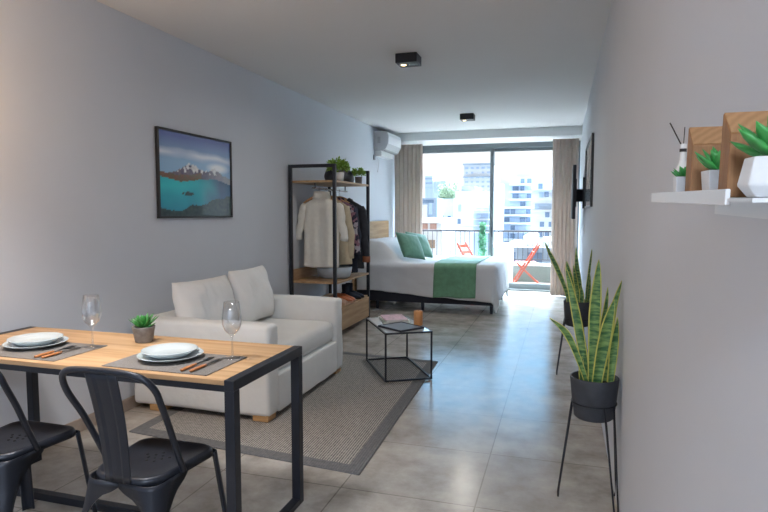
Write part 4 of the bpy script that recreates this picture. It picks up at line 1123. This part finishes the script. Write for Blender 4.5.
MB().lathe([(.0062, .084), (.0062, .090)], n=18).build('band', 'dark_reed', t)
m = MB(); m.tube([(0, 0, .09), (-.024, .0, .138)], .0012, 6); m.tube([(0, 0, .09), (.003, .01, .13)], .0009, 6); m.build('reeds', 'dark_reed', t)

# ------------------------------------------------------------------ light
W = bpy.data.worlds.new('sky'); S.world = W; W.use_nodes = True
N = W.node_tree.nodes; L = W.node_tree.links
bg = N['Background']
SKY_HORIZON, SKY_MID, SKY_ZENITH = .70, 1.6, 31.0     # hazy horizon, blue sky, extra-bright upper sky added out of view to light the room
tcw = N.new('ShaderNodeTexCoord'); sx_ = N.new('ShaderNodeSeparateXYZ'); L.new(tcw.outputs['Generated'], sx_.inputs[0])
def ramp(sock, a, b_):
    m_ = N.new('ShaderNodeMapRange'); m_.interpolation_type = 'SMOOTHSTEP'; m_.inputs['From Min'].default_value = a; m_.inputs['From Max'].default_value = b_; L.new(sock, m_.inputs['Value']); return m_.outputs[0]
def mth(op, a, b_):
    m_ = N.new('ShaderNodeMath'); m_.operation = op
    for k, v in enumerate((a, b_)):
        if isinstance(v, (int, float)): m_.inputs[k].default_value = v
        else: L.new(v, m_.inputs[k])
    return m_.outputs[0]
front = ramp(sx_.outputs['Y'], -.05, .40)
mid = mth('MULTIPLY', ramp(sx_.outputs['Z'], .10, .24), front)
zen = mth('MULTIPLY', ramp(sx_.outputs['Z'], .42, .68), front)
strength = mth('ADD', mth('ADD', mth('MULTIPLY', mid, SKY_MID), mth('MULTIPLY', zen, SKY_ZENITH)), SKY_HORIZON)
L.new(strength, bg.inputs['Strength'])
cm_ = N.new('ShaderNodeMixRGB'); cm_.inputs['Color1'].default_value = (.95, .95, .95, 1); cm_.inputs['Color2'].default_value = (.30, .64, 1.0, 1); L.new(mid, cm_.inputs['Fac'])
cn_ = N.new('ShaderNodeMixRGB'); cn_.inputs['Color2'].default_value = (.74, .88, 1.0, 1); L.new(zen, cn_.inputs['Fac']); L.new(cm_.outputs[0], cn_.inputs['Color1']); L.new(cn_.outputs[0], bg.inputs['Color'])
def sun(e, el, az, col, ang=1.):
    l = bpy.data.lights.new('sun', 'SUN'); l.energy = e; l.color = col; l.angle = math.radians(ang)
    o = bpy.data.objects.new('sun', l); COL.objects.link(o)
    d = Vector((math.cos(math.radians(el))*math.cos(math.radians(az)), math.cos(math.radians(el))*math.sin(math.radians(az)), math.sin(math.radians(el))))
    o.rotation_euler = d.to_track_quat('Z', 'Y').to_euler(); o.location = (0, 20, 20)
sun(8, 74, 80, (1, .95, .86))
# window portal for clean sampling of the daylight
pl = bpy.data.lights.new('window_portal', 'AREA'); pl.shape = 'RECTANGLE'; pl.size = 2.9; pl.size_y = 2.5; pl.cycles.is_portal = True
po = bpy.data.objects.new('window_portal', pl); COL.objects.link(po); po.location = (-1.2, 10.64, 1.28); po.rotation_euler = (-PI/2, 0, 0)
def disk_light(name, loc, power, col, size, spread=PI):
    l = bpy.data.lights.new(name, 'AREA'); l.shape = 'DISK'; l.size = size; l.energy = power; l.color = col; l.spread = spread
    o = bpy.data.objects.new(name, l); COL.objects.link(o); o.location = loc; return o
disk_light('fill_behind_camera', (-.15, -1.9, 2.68), 66, (.84, .92, 1), .7)  # unseen fill light added behind the camera to brighten the room
disk_light('fill_above_table', (-1.85, 1.75, 2.68), 8, (1, .98, .96), .5, math.radians(88))  # unseen fill added over the table, no fixture there
for y in (4.95, 8.10): disk_light('ceiling_light_lamp', (-1.29 if y < 6 else -1.27, y, H-.085), 5, (1, .95, .85), .07, math.radians(165))
def point(name, loc, p, col, r):
    l = bpy.data.lights.new(name, 'POINT'); l.energy = p; l.color = col; l.shadow_soft_size = r
    o = bpy.data.objects.new(name, l); COL.objects.link(o); o.location = loc; return o
point('wall_sconce_lamp', (-2.66, 1.80, 1.92), 11, (1, .62, .3), .06)

# ------------------------------------------------------------------ camera
cd = bpy.data.cameras.new('camera'); cd.sensor_width = 36; cd.lens = 582/768*36; cd.clip_start = .05; cd.clip_end = 500
co = bpy.data.objects.new('camera', cd); COL.objects.link(co)
co.location = (0, 0, 1.37); co.rotation_euler = (math.radians(90-4.2255), 0, math.radians(16.962))
S.camera = co
S.view_settings.view_transform = 'Standard'; S.view_settings.look = 'None'; S.view_settings.gamma = 1; S.view_settings.exposure = .95; S.view_settings.use_curve_mapping = False

# repeats carry one group each
GROUPS = {'placemat': 'placemats on the dining table', 'dinner_plate': 'dinner plates on the dining table', 'soup_plate': 'soup plates on the dining table', 'wine_glass': 'wine glasses on the dining table', 'fork': 'forks on the dining table', 'knife': 'knives on the dining table',
          'back_cushion': 'back cushions on the sofa', 'green_pillow': 'green pillows on the bed', 'curtain': 'curtains beside the window', 'folding_chair': 'folding chairs on the balcony', 'apartment_building': 'buildings of the city outside', 'plant_stand': 'wire plant stands by the right wall',
          'snake_plant': 'snake plants by the right wall', 'sweater': 'clothes hanging on the rack', 'potted_plant': 'potted plants on the rack', 'potted_succulent': 'potted succulents', 'framed_picture': 'framed pictures on the walls'}
for o in bpy.data.objects:
    if o.parent is None and o.get('category') and not o.get('group'):
        g = GROUPS.get(o.name.split('.')[0])
        if g: o['group'] = g
